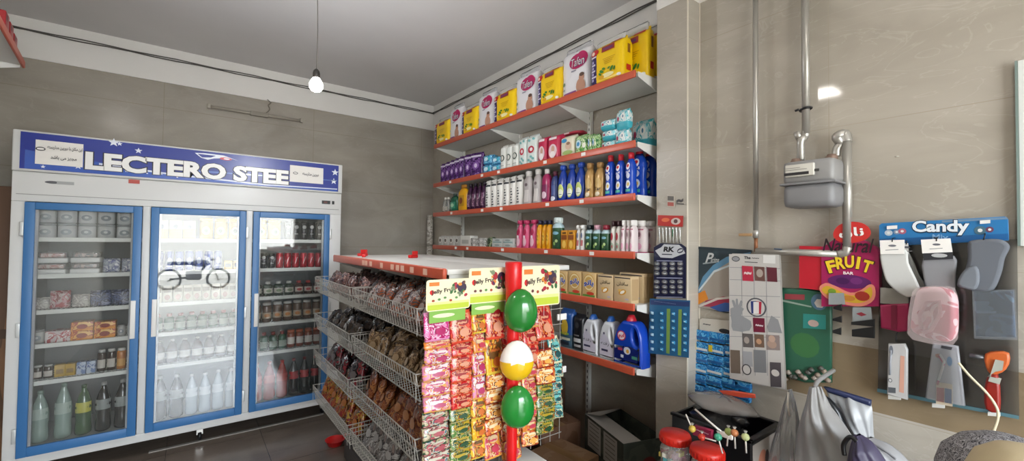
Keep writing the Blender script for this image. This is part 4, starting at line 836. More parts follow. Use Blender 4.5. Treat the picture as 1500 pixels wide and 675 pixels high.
PKW = kit_bag('cheese_pack', 'cheese pack', .12, .12, .06, printed(['cfd2d6', 'aab0ba', '6a6f98', 'dde0e2'], 25, .3, 11), None, seed=31)
frow(PKW, -.49, -.29, 2, Z[1], .1, 'pale cheese pack, {} beside the clear food packs', 'cheese packs')
PKR = kit_bag('red_food_bag', 'food bag', .12, .12, .06, printed(['9c2f34', 'b9868a', 'c9b8b4', '7c2a2c'], 25, .3, 12), None, seed=32)
PKB = kit_bag('blue_food_bag', 'food bag', .12, .12, .06, printed(['3c4460', '5a6488', '2a2e40', '8a90a8'], 22, .3, 13), None, seed=33)
PKT = kit_bag('pale_food_bag', 'food bag', .12, .12, .06, printed(['b8b4ac', '97928c', 'cac6c0'], 22, .3, 14), None, seed=34)
PKT.put((-.78, 4.19, Z[2]), 0, 'pale food bag at far left of the third fridge shelf', 'food bags', w=.09, h=.08); PKR.put((-.69, 4.19, Z[2]), 0, 'red food bag on the third shelf behind the left door', 'food bags', w=.1, h=.12)
PKT.put((-.59, 4.19, Z[2]), 0, 'pale food bag between the red and dark blue bags', 'food bags', w=.09, h=.09)
for i in range(2): PKB.put((-.49+i*.11, 4.19, Z[2]), 0, 'dark blue food bag, %s of two on the third fridge shelf' % ('left' if i == 0 else 'right'), 'food bags', w=.11, h=.11)
OB = kit_box('orange_carton', 'carton', .12, .07, .1, printed(['d07c24', 'e29a3c', 'b04a24', 'e8b464'], 16, .4, 15), lambda b, S: b.oval(S, 0, .035, .03, .02, mat('8c2f20', .4)))
PB = kit_box('red_white_carton', 'carton', .12, .07, .1, printed(['c9b8b8', 'a8383c', 'dcd4d0', 'b8686a'], 18, .4, 16))
WB_ = kit_bottle('white_cup', 'cup', .08, .08, .08, 'jar', mat('b8b8b4', .4), mat('8e8e8c', .4), capr=.95, capname='lid', deco=dtub)
WB_.put((-.79, 4.19, Z[3]), 0, 'pale cup at the far left of the fourth fridge shelf', 'pale cups', w=.07, h=.09)
PB.put((-.69, 4.19, Z[3]), 0, 'red and white carton beside the orange cartons', None, w=.12, h=.075)
for i, (x, z, h) in enumerate(((-.575, 0, .06), (-.575, .062, .06), (-.46, 0, .06), (-.46, .062, .05))): OB.put((x, 4.19, Z[3]+z), 0, 'orange carton, %s of the %s pair on the fourth fridge shelf' % (('bottom', 'top')[i % 2], ('left', 'right')[i//2]), 'orange cartons', w=.11, h=h)
frow(WB_, -.4, -.3, 2, Z[3], .08, 'pale cup right of the orange cartons, {} one', 'pale cups')
SB = kit_bottle('dark_glass_bottle', 'bottle', .05, .12, .05, 'tube', mat('3a2b24', .15), mat('c4c4c0', .35), capr=.8, deco=lab(mat('c9c2b8', .4), .15, .55))
SBo = kit_bottle('orange_drink_bottle', 'bottle', .05, .12, .05, 'tube', mat('b8722c', .2), mat('d4d2cc', .35), capr=.8, deco=lab(mat('d09a4c', .4), .15, .5))
YB_ = kit_box('yellow_box', 'box', .06, .08, .06, mat('b9952c', .4), lambda b, S: b.rect(S, -.02, .02, .02, .05, mat('8a6a1c', .4)))
LB = kit_box('blue_white_box', 'box', .06, .08, .06, printed(['6a7fa8', 'b8c4d4', '45598c'], 20, .4, 17))
frow(SB, -.81, -.71, 2, Z[4], .09, 'small dark bottle, {} at the left end of the fifth fridge shelf', 'small dark bottles')
frow(YB_, -.71, -.6, 2, Z[4], .08, 'yellow box, {} of two on the fifth fridge shelf', 'yellow boxes'); frow(LB, -.6, -.5, 2, Z[4], .08, 'blue and white box, {} of two beside the yellow boxes', 'blue and white boxes')
frow(SB, -.5, -.4, 2, Z[4], .15, 'dark bottle with white cap, {} right of the blue and white boxes', 'small dark bottles'); frow(SBo, -.4, -.29, 2, Z[4], .15, 'orange drink bottle with white cap, {} of two at the right', 'orange drink bottles')
PET = lambda nm, c, l, cp, tr=.8: kit_bottle(nm, 'soda bottle', .09, .32, .09, 'soda', mat(c, .12), mat(cp, .4), capr=.34, deco=lab(mat(l, .4), .46, .66))
PG, PC, PY, PD = PET('green_soda_bottle', '35523c', 'c9b23a', '8a9a8a'), PET('pale_soda_bottle', '8fa398', 'a9b8ae', '7f9488'), PET('lime_soda_bottle', '3c5a34', 'b8b43c', '3c5a34'), PET('dark_soda_bottle', '2c2826', '8f9490', 'a8a8a4')
for i, (k, x, l) in enumerate(((PC, -.77, 'pale soda bottle at the far left of the fridge bottom'), (PC, -.66, 'pale greenish soda bottle, tallest on the fridge bottom at left'), (PY, -.56, 'dark green soda bottle with a yellow label on the fridge bottom'), (PD, -.46, 'dark soda bottle with grey label, left of two on fridge bottom'), (PD, -.36, 'dark soda bottle with grey label, right of two on fridge bottom'))): k.put((x, 4.2, Z[5]+.001), 0, l, 'soda bottles behind the left door', w=.088, h=.34+.03*(i == 1))
# middle door
YJ = kit_bottle('yellow_lidded_jar', 'jar', .1, .16, .09, 'jar', mat('c7a24a', .25), mat('e0c21c', .3), capr=1.0, capname='lid', deco=lambda b, S, w, h: (b.oval(S, 0, h*.4, w*.3, h*.2, mat('e2d6b0', .4)), b.oval(up(S, .001), 0, h*.4, w*.15, h*.1, mat('5a6a4a', .4))))
JC = kit_box('juice_carton', 'juice carton', .1, .15, .08, mat('c9a352', .4), lambda b, S: (b.rect(S, -.05, .08, .05, .15, mat('e2ddd0', .4)), b.oval(up(S, .0004), 0, .1, .02, .02, mat('5a5f6a', .4))))
frow(JC, -.21, .04, 3, Z[0], .14, 'yellow and white juice carton, {} from the left on the top shelf', 'juice cartons'); frow(YJ, .06, .35, 3, Z[0], .17, 'yellow-lidded jar, {} from the left behind the middle door', 'yellow-lidded jars')
BC = kit_bottle('blue_can', 'can', .06, .12, .06, 'can', mat('1f3f9a', .25, .4), deco=lambda b, S, w, h: (b.oval(S, 0, h*.5, w*.25, h*.18, mat('b9c4da', .35)), b.rect(S, -w*.3, h*.2, w*.3, h*.28, mat('8f9cc4', .35), 5)))
YC = kit_box('small_yellow_box', 'box', .05, .07, .05, mat('c9a02c', .4), lambda b, S: b.rect(S, -.018, .02, .018, .05, mat('3c3830', .4)))
frow(BC, -.21, .22, 7, Z[1], .15, 'blue energy drink can, {} from the left on the second shelf', 'blue cans')
frow(YC, .23, .35, 2, Z[1], .07, 'small yellow box, {} of two beside the blue cans', 'small yellow boxes')
CC = kit_box('cream_milk_carton', 'milk carton', .055, .1, .05, mat('b9b09c', .4), lambda b, S: (b.rect(S, -.022, .06, .022, .085, mat('7a6a5a', .4)), b.oval(S, 0, .03, .016, .018, mat('9c5a4a', .4))))
frow(CC, -.21, .33, 9, Z[2], .12, 'cream milk carton, {} from the left on the third shelf', 'cream milk cartons')
GB = kit_bottle('green_small_bottle', 'bottle', .06, .14, .06, 'shampoo', mat('2c5a44', .2), mat('8a2f2c', .4), capr=.5, deco=lab(mat('9aa89a', .4), .15, .5))
frow(GB, -.21, .34, 8, Z[3], .13, 'dark green bottle, {} from the left on the fourth shelf', 'dark green small bottles')
WLb = kit_bottle('white_labelled_bottle', 'bottle', .07, .18, .07, 'soda', mat('5a4a44', .2), mat('b8b4ae', .4), capr=.4, deco=lab(mat('dcdad4', .4), .2, .5))
frow(WLb, -.2, .34, 7, Z[4], .17, 'bottle with a white label, {} from the left on the fifth shelf', 'white-labelled bottles')
PW = PET('water_bottle', 'a8b4bc', 'c8d0d4', 'd4d8da'); frow(PD, -.2, -.0, 2, Z[5], .32, 'dark soda bottle, {} at left behind middle door', 'dark soda bottles'); frow(PW, .0, .34, 4, Z[5], .31, 'clear water bottle, {} from the left on the fridge bottom', 'water bottles')
# right door
frow(YJ, .425, .64, 2, Z[0], .17, 'yellow-lidded jar, {} one behind the right door', 'yellow-lidded jars'); 
BCn = kit_bottle('black_can', 'can', .06, .15, .06, 'can', mat('222024', .25, .3), deco=lambda b, S, w, h: (b.oval(S, 0, h*.7, w*.28, h*.1, mat('b8b8b4', .35)), b.rect(S, -w*.25, h*.3, w*.2, h*.36, mat('9a9a96', .35), 4)))
frow(BCn, .66, .98, 5, Z[0], .165, 'tall black can, {} from the left on the top shelf', 'tall black cans')
RC = kit_bottle('red_can', 'can', .06, .12, .06, 'can', mat('b0162a', .25, .3), deco=lambda b, S, w, h: b.poly(S, [(x*w, z*h) for x, z in ((-.2, .25), (-.1, .3), (.05, .5), (.2, .75), (.1, .72), (-.05, .55))], mat('e2d4d4', .35)))
frow(BCn, .425, .6, 3, Z[1], .13, 'black can, {} from the left on the second shelf', 'short black cans'); frow(RC, .6, .98, 6, Z[1], .13, 'red can, {} from the left on the second shelf', 'red cans')
SH = kit_bottle('stubby_bottle', 'bottle', .065, .13, .065, 'shampoo', mat('3c4a3c', .15), mat('c9c9c4', .35), capr=.5, deco=lab(mat('c9c4b8', .4), .2, .55, mat('7a8a6a', .4)))
SR = kit_bottle('stubby_bottle', 'bottle', .065, .13, .065, 'shampoo', mat('4c2a24', .15), mat('b03a3a', .35), capr=.5, deco=lab(mat('d4c4b8', .4), .2, .55, mat('b03434', .4)))
frow(SH, .425, .75, 4, Z[2], .12, 'stubby green bottle, {} from the left on the third shelf', 'stubby bottles'); frow(SR, .75, .98, 3, Z[2], .12, 'stubby brown bottle, {} right of the green ones', 'stubby bottles')
SW = kit_bottle('white_capped_bottle', 'bottle', .07, .17, .07, 'tube', mat('6a5040', .2), mat('d2d0cc', .35), capr=.85, deco=lab(mat('b8a48a', .4), .2, .5, mat('c07a34', .4)))
frow(SW, .425, .98, 7, Z[3], .165, 'juice bottle with broad white cap, {} from the left', 'white-capped bottles')
frow(GB, .425, .7, 4, Z[4], .15, 'dark green bottle, {} from the left on the fifth shelf', 'dark green bottles behind right door')
OJ = kit_bottle('orange_jar', 'jar', .065, .15, .065, 'jar', mat('8a3c24', .2), mat('b85a3a', .35), capr=.9, capname='lid', deco=lab(mat('dcd4cc', .4), .2, .6))
frow(OJ, .7, .98, 4, Z[4], .15, 'red-brown jar with white label, {} beside the green bottles', 'red-brown jars')
PRd = PET('red_soda_bottle', 'a32a20', 'c23a2a', 'b8241c'); frow(PRd, .43, .72, 3, Z[5], .32, 'red soda bottle, {} from the left on the fridge bottom', 'red soda bottles'); frow(PET('cola_bottle', '241a1a', 'b01c24', '8c1c1c'), .72, .98, 3, Z[5], .32, 'dark cola bottle with red label, {} from the left', 'cola bottles')
# ================================================================== snacks in the wire baskets
def snack_kit(name, cols, seed, w=.1, h=.13, d=.035, rough=.25, cat='snack pack'):
    b = MB(); S = bag(b, w, h, d, lambda u, v, y: pm, ex=2.6, nb=.2, nt=.2, fin=.06, wr=.0025, seed=seed, n=14, nz=4) if not (pm := printed(cols, 28, rough, seed)) is None else 0
    b.oval(S, 0, h*.5, w*.26, h*.13, mat(cols[1], .3), 10)
    return Kit(name, cat, w, h, [('pack', b, None)])
SN = [  # (tier, section 0 near / 1 far, palette, words)
    (0, 1, ['b08a80', '4a2a2a', '8c6a64', '2c1a1c'], 'pinkish brown crumpled snack pack in the far part of the top basket'),
    (0, 0, ['8a3a24', 'b9a8a0', '6a5a58', 'c05a2a'], 'brown and orange snack pack in the near part of the top basket'),
    (1, 1, ['2c2622', '55483e', '1c1816', '463c34'], 'dark brown snack pack in the far part of the second basket'),
    (1, 0, ['8a6c4c', 'a98c68', '5c452f', '7a5c3e'], 'tan cellophane snack pack in the near part of the second basket'),
    (2, 1, ['2a2426', '7a6e6c', '1c1718', '8a2c34'], 'black and grey snack pack in the far part of the third basket'),
    (2, 0, ['8f4a26', 'b87a44', '6a2c1c', '93502c'], 'orange-brown snack bag in the near part of the third basket'),
    (3, 1, ['a82a1c', 'd07c24', '8c1c1c', 'c9a23c', '5a1a18'], 'shiny red and orange snack bag in the far part of the lowest basket'),
    (3, 0, ['8a8480', 'b4b0ac', '5c5654', 'a08c84'], 'clear and silver snack bag in the near part of the lowest basket')]
SN = [(a, b_, ['%02x%02x%02x' % tuple(int(int(c[i:i+2], 16)*.8) for i in (0, 2, 4)) for c in cols], w) for a, b_, cols, w in SN]  # palettes darkened: shade inside the baskets put into the pack colours
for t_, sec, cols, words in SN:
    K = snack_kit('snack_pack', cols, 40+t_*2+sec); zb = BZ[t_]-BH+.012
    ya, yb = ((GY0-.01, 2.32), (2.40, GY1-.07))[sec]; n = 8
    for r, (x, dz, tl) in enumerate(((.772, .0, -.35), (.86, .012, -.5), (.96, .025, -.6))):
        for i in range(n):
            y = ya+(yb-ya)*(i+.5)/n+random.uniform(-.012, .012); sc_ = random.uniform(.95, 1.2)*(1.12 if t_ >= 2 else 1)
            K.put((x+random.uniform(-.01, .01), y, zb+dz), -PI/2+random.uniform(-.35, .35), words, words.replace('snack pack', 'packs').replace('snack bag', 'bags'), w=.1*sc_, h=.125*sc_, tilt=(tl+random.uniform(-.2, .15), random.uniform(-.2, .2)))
# ================================================================== candy strips on the rack's near end
PAL = dict(pink=['c9347e', 'd88ab4', 'a8205c', 'd8b4c6', 'cf5a94'], red=['b81c20', 'd04a34', 'c98a6c', '8c141c', 'd0702c'], org=['d0742c', 'd89a44', 'b83c50', 'd0b48c', 'a8502c'],
           yel=['d8a41c', 'd8bc44', 'c0662c', '6a4a24', 'c9b878'], pnk2=['c87a9c', 'd09a50', 'a8305c', 'd0c4c4', 'd8864c'], grn=['4c7434', 'b0a878', '24482c', 'a8902c', '94402c'],
           mix=['a89878', '34503a', 'a04c54', 'b8b4a0', '4a6a7c'], brn=['c9602c', '8a2c24', 'e0a04c', 'e8d0a8', '5c2420'], teal=['3f9a9c', 'd8d0a8', '1c4a4c', '6ab4b0', 'c9683c'], crm=['e0d4b4', 'b8352c', 'c9a23c', '5c7a3c', 'ece4cc'])
SM = {}
def sachet_mesh(pal, seed):
    if (pal, seed) in SM: return SM[pal, seed]
    b = MB(); c = PAL[pal]; pm = printed(c, 42, .22, seed+50); edge = mat(c[1], .25)
    S = bag(b, .06, .07, .016, lambda u, v, y: edge if v < .08 or v > .9 else pm, ex=2.5, nb=.22, nt=.2, fin=.06, wr=.0012, seed=seed, n=16, nz=4)
    b.oval(S, .004-.008*seed, .046-.01*seed, .015, .009, mat(c[3], .3), 12); b.oval(up(S, .0006), .004, .022, .013, .009, mat(c[2], .3), 10); b.text(up(S, .001), '~~', 0, .043, .007, mat(c[2], .3), w=.026, bold=.08)
    SM[pal, seed] = b.mesh('sachet'); return SM[pal, seed]
def strip(px0, px1, rows, label, Y=1.49, slope=0.):
    """rows: (top px, bottom px, palette, how many)"""
    x0 = at(px0, 500, Y=Y).x; x1 = at(px1, 500, Y=Y).x; zt = at((px0+px1)/2, rows[0][0], Y=Y).z
    g_ = empty('candy_strip', ((x0+x1)/2, Y, zt), 0, label, 'candy strip', 'hanging strips of candy sachets'); k = 0
    for ya, yb, pal, n in rows:
        za, zb = at((px0+px1)/2, ya, Y=Y).z-zt, at((px0+px1)/2, yb, Y=Y).z-zt
        for i in range(n):
            h = (za-zb)/n; o = bpy.data.objects.new('sachet', sachet_mesh(pal, k % 2)); C.objects.link(o); o.parent = g_
            o.location = (random.uniform(-.002, .002), -.002*(k % 3)-.004, za-h*(i+1)-.004); o.scale = ((x1-x0)/.06*.99, 1.2, h*1.1/.07)
            o.rotation_euler = (random.uniform(-.36, -.1), random.uniform(-.05, .05)+slope, random.uniform(-.12, .12)); k += 1
    b = MB(); b.bar((0, .014, zb), (0, .014, .02), .0012, mat('c8c4bc', .5)); b.build('hanging_cord', g_)
strip(620.5, 660, [(459, 497, 'pink', 1), (497, 508, 'org', 1), (508, 600, 'pnk2', 4), (600, 700, 'mix', 5)], 'candy strip at the left edge with a large pink sachet on top')
strip(660, 692, [(457, 500, 'red', 1), (500, 595, 'red', 5), (595, 695, 'grn', 5)], 'candy strip of red sachets over green ones, second from the left')
strip(691.5, 713, [(456, 486, 'yel', 1), (486, 514, 'org', 1), (514, 582, 'pnk2', 2), (582, 668, 'yel', 3)], 'candy strip with white and pink sachets between yellow ones, third from left')
strip(711, 738, [(444, 495, 'red', 1), (495, 545, 'yel', 1), (545, 632, 'brn', 4), (632, 668, 'org', 1)], 'candy strip with a tall red sachet on top, left of the red stick', Y=1.482)
strip(736, 766, [(478, 560, 'red', 3), (560, 640, 'brn', 3), (640, 672, 'org', 1)], 'candy strip hanging right behind the red stick', Y=1.498)
strip(765, 788, [(440, 478, 'pnk2', 1), (478, 530, 'red', 2), (530, 628, 'org', 5), (628, 650, 'brn', 1)], 'candy strip of orange sachets just right of the red stick', slope=.04)
strip(786, 812, [(448, 496, 'red', 1), (512, 560, 'brn', 2), (560, 632, 'grn', 4)], 'candy strip with a red sachet over brown and green ones, second from the right', Y=1.475, slope=.06)
strip(807, 824, [(494, 530, 'teal', 1), (530, 610, 'teal', 4)], 'candy strip of teal sachets at the right edge', slope=.06)
def card(px0, py0, px1, py1, label, green=True, Y=1.47):
    o = at((px0+px1)/2, (py0+py1)/2, Y=Y); a, c = at(px0, py0, Y=Y), at(px1, py1, Y=Y); w, h = c.x-a.x, a.z-c.z
    g_ = empty('header_card', o, random.uniform(-.05, .05), label, 'display card', 'printed header cards')
    b = MB(); cr = mat('e9e2bc', .45); b.slab([rr(-w/2, -h/2, w/2, h/2, .012)], .002, cr); S = flat(-.0016)
    b.rect(S, -w*.47, -h*.47, w*.47, -h*.25, mat('b9c83c', .45)); b.rect(up(S, .0002), -w*.47, -h*.3, w*.47, -h*.22, mat('d6dc8c', .45))
    b.text(up(S, .0004), 'Jelly Fruit', -w*.12, h*.12, h*.17, mat('3c2c28', .5), w=w*.55, bold=.03, rot=.08); b.oval(up(S, .0003), -w*.38, h*.1, w*.05, h*.08, RED, 8)
    b.rect(up(S, .0003), -w*.44, h*.3, -w*.22, h*.42, mat('d87a34', .4))
    for k in range(16):
        x, z = random.uniform(.02, .42)*w, random.uniform(-.1, .38)*h
        b.oval(up(S, .0005+.0001*k), x, z, w*random.uniform(.02, .06), h*random.uniform(.03, .08), mat(random.choice(['a8283c', '4a2c4c', '3c6a3c', '6a4a3c', 'd88a3c', '7a8a6a']), .4), 8, rot=k)
    b.oval(up(S, .00045), w*.3, h*.2, w*.11, h*.17, mat('3c3044', .4), 12); b.oval(up(S, .00047), w*.14, h*.26, w*.06, h*.12, mat('a02c34', .4), 10)
    for k in range(5): b.oval(up(S, .0005), w*(-.35+.13*k), -h*random.uniform(.05, .2), w*.035, h*.04, mat(random.choice(['5c8a4c', 'a84a2c', '6a3a3c']), .4), 8)
    b.build('printed_card', g_)
    if green: b = MB(); b.slab([rr(-w*.42, -h*.5-.045, w*.4, -h*.5+.002, .003)], .002, mat('7fae4c', .45), y=.003); b.oval(flat(.0015), -w*.1, -h*.5-.02, w*.25, .008, mat('e0e4b8', .4)); b.build('green_flap', g_)
card(625, 411, 690, 451, 'cream header card printed with fruit, leftmost and lowest of the three'); card(688, 394, 746, 441, 'cream header card printed with fruit, middle one left of the red stick', Y=1.48)
card(765, 391, 820, 446, 'yellow-green header card printed with fruit, right of the red stick', green=False, Y=1.48)
# red stick with plain inflated bubbles
t = empty('toy_stick', (1.09, 1.43, .62), 0, 'tall red plastic stick with three plain bubbles, green, yellow-white and green', 'toy')
b = MB(); rs = mat('cf1a1c', .3); b.lathe([(.021, -.05), (.022, .1), (.024, .3), (.026, .6), (.033, .735), (.033, .76), (.036, .765), (.036, .865), (.033, .87)], rs, 16, 1, 1); b.build('stick', t)
for nm, px, py, pw, ph, c in (('green_bubble', 763, 455, 50, 66, '23772c'), ('yellow_bubble', 757, 528, 50, 60, 'e3b61c'), ('green_bubble', 758, 596, 50, 64, '1f8030')):
    o = at(px, py, Y=1.385); w = pw/626*1.75; h = ph/626*1.72
    b = MB(); n = 20; b.T = Matrix.Translation((o.x-1.09, o.y-1.43, o.z-.62)) @ Matrix.Rotation(-.55, 4, 'Z') @ Matrix.Rotation(PI/2, 4, 'X')
    top = mat('eceae4', .25); gm = mat(c, .2, coat=.5)
    pr = [(.02, -.018), (.5, -.016), (.9, -.006), (1, 0), (.97, .006), (.86, .018), (.66, .03), (.4, .038), (.02, .041)]
    vs = []; 
    for r, z in pr:
        for k in range(n): a = 2*PI*k/n; vs.append((r*w/2*math.cos(a)*(1-.09*math.sin(a)), r*h/2*math.sin(a), z))
    fs = []; ms = []
    for i in range(len(pr)-1):
        for k in range(n):
            q = (i*n+k, i*n+(k+1) % n, (i+1)*n+(k+1) % n, (i+1)*n+k); fs.append(q); zz = sum(vs[j][1] for j in q)/4
            ms.append(top if nm == 'yellow_bubble' and zz > -.006 else gm)
    fs += [tuple(range(n))[::-1], tuple(range((len(pr)-1)*n, len(pr)*n))]; ms += [gm, top if nm == 'yellow_bubble' else gm]
    b.add(vs, fs, ms, True); b.T = Matrix(); b.build(nm, t)
# ================================================================== cartons on the floor behind the rack
kraft = printed(['6b4c38', '735440', '64452f'], 5, .7, 60); kin = mat('4c2f22', .8); wht = mat('a39f98', .7)
def carton(loc, rz, w, l, h, m, label, open_=False, deco=None, name='cardboard_carton'):
    t = empty(name, loc, rz, label, 'carton')
    b = MB(); th = .004
    for lo, hi in (((0, 0, 0), (w, th, h)), ((0, l-th, 0), (w, l, h)), ((0, th, 0), (th, l-th, h)), ((w-th, th, 0), (w, l-th, h)), ((th, th, 0), (w-th, l-th, th))): b.box(lo, hi, m)
    if not open_: b.box((.001, .001, h), (w/2-.002, l-.001, h+th), m); b.box((w/2+.002, .001, h), (w-.001, l-.001, h+th), m); b.box((w/2-.03, 0, h+th), (w/2+.03, l, h+th+.001), mat('8a6a44', .3))
    b.build('box_body', t)
    if deco: deco(t, w, l, h)
    return t
def deco_open(t, w, l, h):
    b = MB()
    for z0, z1, y0, y1 in ((.42, .96, .06, .2), (.42, .96, .23, .38)):
        b.add([(-.001, y0, h*z0), (-.001, y1, h*z0), (-.001, y1, h*z1), (-.001, y0, h*z1)], [(0, 3, 2, 1)], mat('b0aba4', .7))
        for k in range(6): zz = h*(z0+.08+k*.08); b.add([(-.0016, y0+.02, zz), (-.0016, y1-.02, zz), (-.0016, y1-.02, zz+.006), (-.0016, y0+.02, zz+.006)], [(0, 3, 2, 1)], mat('77726c', .7))
    b.build('paper_label', t, 'two printed white sheets')
    b = MB(); b.oval(flat(-.001), w*.62, h*.55, .05, .045, mat('6a2422', .6), 16); b.oval(flat(-.0015), w*.66, h*.5, .025, .03, mat('8a4a34', .6), 12); b.oval(flat(-.001), w*.3, h*.2, .03, .02, mat('4a5a34', .6), 12); b.build('fruit_print', t)
    b = MB(); b.add([(0, 0, h+.002), (0, l, h+.002), (.13, l-.02, h-.012), (.13, .02, h-.012)], [(0, 1, 2, 3)], wht); b.add([(0, 0, h-.002), (0, l, h-.002), (.13, l-.02, h-.016), (.13, .02, h-.016)], [(3, 2, 1, 0)], wht); b.build('flap', t, 'white inner face')
    b = MB(); b.add([(0, l, h+.002), (.03, l-.13, h+.035), (w-.06, l-.1, h+.05), (w, l, h+.002)], [(0, 1, 2, 3)], wht); b.add([(0, l, h-.001), (.03, l-.13, h+.032), (w-.06, l-.1, h+.047), (w, l, h-.001)], [(3, 2, 1, 0)], wht); b.build('flap', t, 'white inner face')
dg = printed(['3f443c', '4a4f44', '373a33'], 5, .7, 61)
carton((1.875, 1.475, .2), -.31, .26, .42, .3, dg, 'open dark green carton with white flaps and printed sheets beside the pillar', True, deco_open, 'open_carton')
carton((1.885, 1.49, 0), -.31, .24, .38, .195, kraft, 'plain brown carton underneath the open green one')
def deco_r(t, w, l, h):
    b = MB(); b.T = Matrix.Rotation(-PI/2, 4, 'Z'); b.oval(flat(-.0012), -l*.5, h*.55, .06, .09, mat('43302a', .7), 18); b.oval(flat(-.0018), -l*.5+.01, h*.5, .028, .045, mat('5c4438', .7), 12); b.T = Matrix(); b.build('round_print', t, 'dark round print')
carton((1.74, 1.98, 0), -.12, .3, .3, .42, kraft, 'tall brown carton with a dark round print, left of the open one', False, deco_r)
carton((1.98, 2.36, 0), .1, .36, .4, .52, kraft, 'brown carton standing against the wall behind the printed one')
carton((1.66, 1.66, 0), .1, .26, .3, .34, printed(['8a6a4c', '94765a'], 5, .7, 62), 'lighter brown carton between the rack and the printed carton')
t = empty('brown_paper_bag', (2.12, 2.42, .5245), .3, 'crumpled brown paper bag on top of the carton by the wall', 'bag')
b = MB(); bag(b, .26, .17, .16, lambda u, v, y: mat('6e4630', .7), ex=2.5, nb=.3, nt=.3, fin=.1, wr=.008, seed=70); b.build('bag', t); b = MB(); b.tube([(-.1, 0, .165), (0, .01, .18), (.1, 0, .165)], .006, mat('5a3826', .7), 6); b.build('folded_rim', t)
t = empty('red_plastic_scoop', at(487, 650, Z=.01)+Vector((.02, 0, -.01)), .4, 'small red plastic basin on the floor below the snack baskets', 'basin')
b = MB(); b.lathe([(.05, 0), (.07, .04), (.075, .042), (.068, .038), (.048, .004)], RED, 18); b.build('basin', t); b = MB(); b.tube([(.06, 0, .035), (.1, 0, .04), (.13, 0, .03)], .01, RED, 8); b.build('grip', t)
# ================================================================== things hanging on the right wall
class Pan:
    def __init__(s, X, px, py): s.X = X; s.o = at(px, py, X=X)
    def q(s, px, py): p = at(px, py, X=s.X); return (s.o.y-p.y, p.z-s.o.z)
    def L(s, pts): return [s.q(*p) for p in pts]
    def root(s, name, label, cat, group=None): return empty(name, s.o, -PI/2, label, cat, group)
def quad(b, P, pts, y, m): return b.poly(flat(y), P.L(pts), m)
def slabq(b, P, pts, th, m, y=0., bev=0., sm=0): lp = P.L(pts); return b.slab([smooth_loop(lp, sm) if sm else lp], th, m, bev, y=y)
def ov(b, P, px, py, rx, ry, y, m, n=14, rot=0.):
    x, z = P.q(px, py); x2 = P.q(px+rx, py)[0]; z2 = P.q(px, py-ry)[1]; return b.oval(flat(y), x, z, abs(x2-x), abs(z2-z), m, n, rot)
def tx(b, P, s_, px0, py0, px1, py1, y, m, bold=.0, shear=0.):
    (x0, z0), (x1, z1) = P.q(px0, py0), P.q(px1, py1); xc, zc = P.q((px0+px1)/2, (py0+py1)/2); rot = math.atan2(P.q(px1, (py0+py1)/2)[1]-P.q(px0, (py0+py1)/2)[1], x1-x0)
    return b.text(flat(y), s_, xc, zc, abs(z0-z1), m, w=x1-x0, bold=bold, shear=shear)
XCf = XC-.006
# sticker and cards on the pillar
P = Pan(XC-.003, 983, 295); t = P.root('wall_sticker', 'small grey and red sticker on the tiled pillar above the red card', 'sticker')
b = MB(); slabq(b, P, [(977, 285), (989, 286), (989, 304), (977, 303)], .001, mat('b5ada0', .5)); quad(b, P, [(978, 287), (987, 287.5), (987, 294), (978, 293.5)], -.001, mat('5f5a55', .5)); quad(b, P, [(978, 296), (987, 296.5), (987, 302), (978, 301.5)], -.001, mat('a8544a', .5)); b.build('sticker', t)
b = MB(); tx(b, P, '~', 991, 291, 1001, 297, -.001, mat('4a4644', .5), .08); quad(b, P, [(991, 297.5), (1002, 298), (1002, 299.5), (991, 299)], -.001, mat('4a4644', .5)); b.build('printed_mark', t)
P = Pan(XCf-.004, 982, 323); t = P.root('pen_card', 'red header card with slim silver clippers hanging from it on the pillar', 'card of clippers')
b = MB(); slabq(b, P, [(964, 315), (1001, 316), (1000, 332), (963.5, 330.5)], .002, mat('b3261f', .4)); ov(b, P, 975, 322, 6, 3, -.0014, mat('d8683c', .4)); ov(b, P, 990, 324, 7, 5, -.0014, mat('c8b8b0', .4)); ov(b, P, 990, 324, 3, 3, -.0018, mat('5a3a3a', .4)); b.build('red_card', t)
for i in range(7):
    b = MB(); x, z = P.q(966.5+i*5, 333); b.box((x-.0045, -.006, z-.085), (x+.0045, -.001, z), mat('b8b8b4', .25, .8), .002); b.box((x-.003, -.009, z-.05), (x+.003, -.0065, z-.01), mat(('c8c8c4', '2f6a4a')[i == 4], .25, .6), .001); b.build('clipper', t)
P = Pan(XCf-.001, 981, 395); t = P.root('blister_card', 'navy blister card with rows of small silver items on the pillar', 'blister card')
b = MB(); slabq(b, P, [(958, 362), (968, 356), (998, 357), (1005, 362), (1004.5, 437), (957.5, 435)], .0025, mat('191d3c', .35)); sv = mat('c2c4c8', .35)
slabq(b, P, [(960, 367), (969, 362), (973, 357.5), (995, 358.5), (1001, 364), (1004, 371), (995, 374), (985, 378), (968, 377)], .001, sv, y=-.0022)
tx(b, P, 'RK', 972, 361, 988, 369, -.0032, mat('101018', .4), .05, .2); quad(b, P, [(970, 371.5), (985, 372), (985, 373.5), (970, 373)], -.0032, mat('33364a', .4)); ov(b, P, 997, 367, 5, 3.5, -.0033, mat('22243a', .4), rot=.4); ov(b, P, 997, 367, 4, 1.6, -.0037, sv, rot=.4)
for yy in (381, 406, 434): quad(b, P, [(962, yy), (1000, yy+.8), (1000, yy+2), (962, yy+1.3)], -.0016, mat('8c90a8', .4))
b.build('card', t)
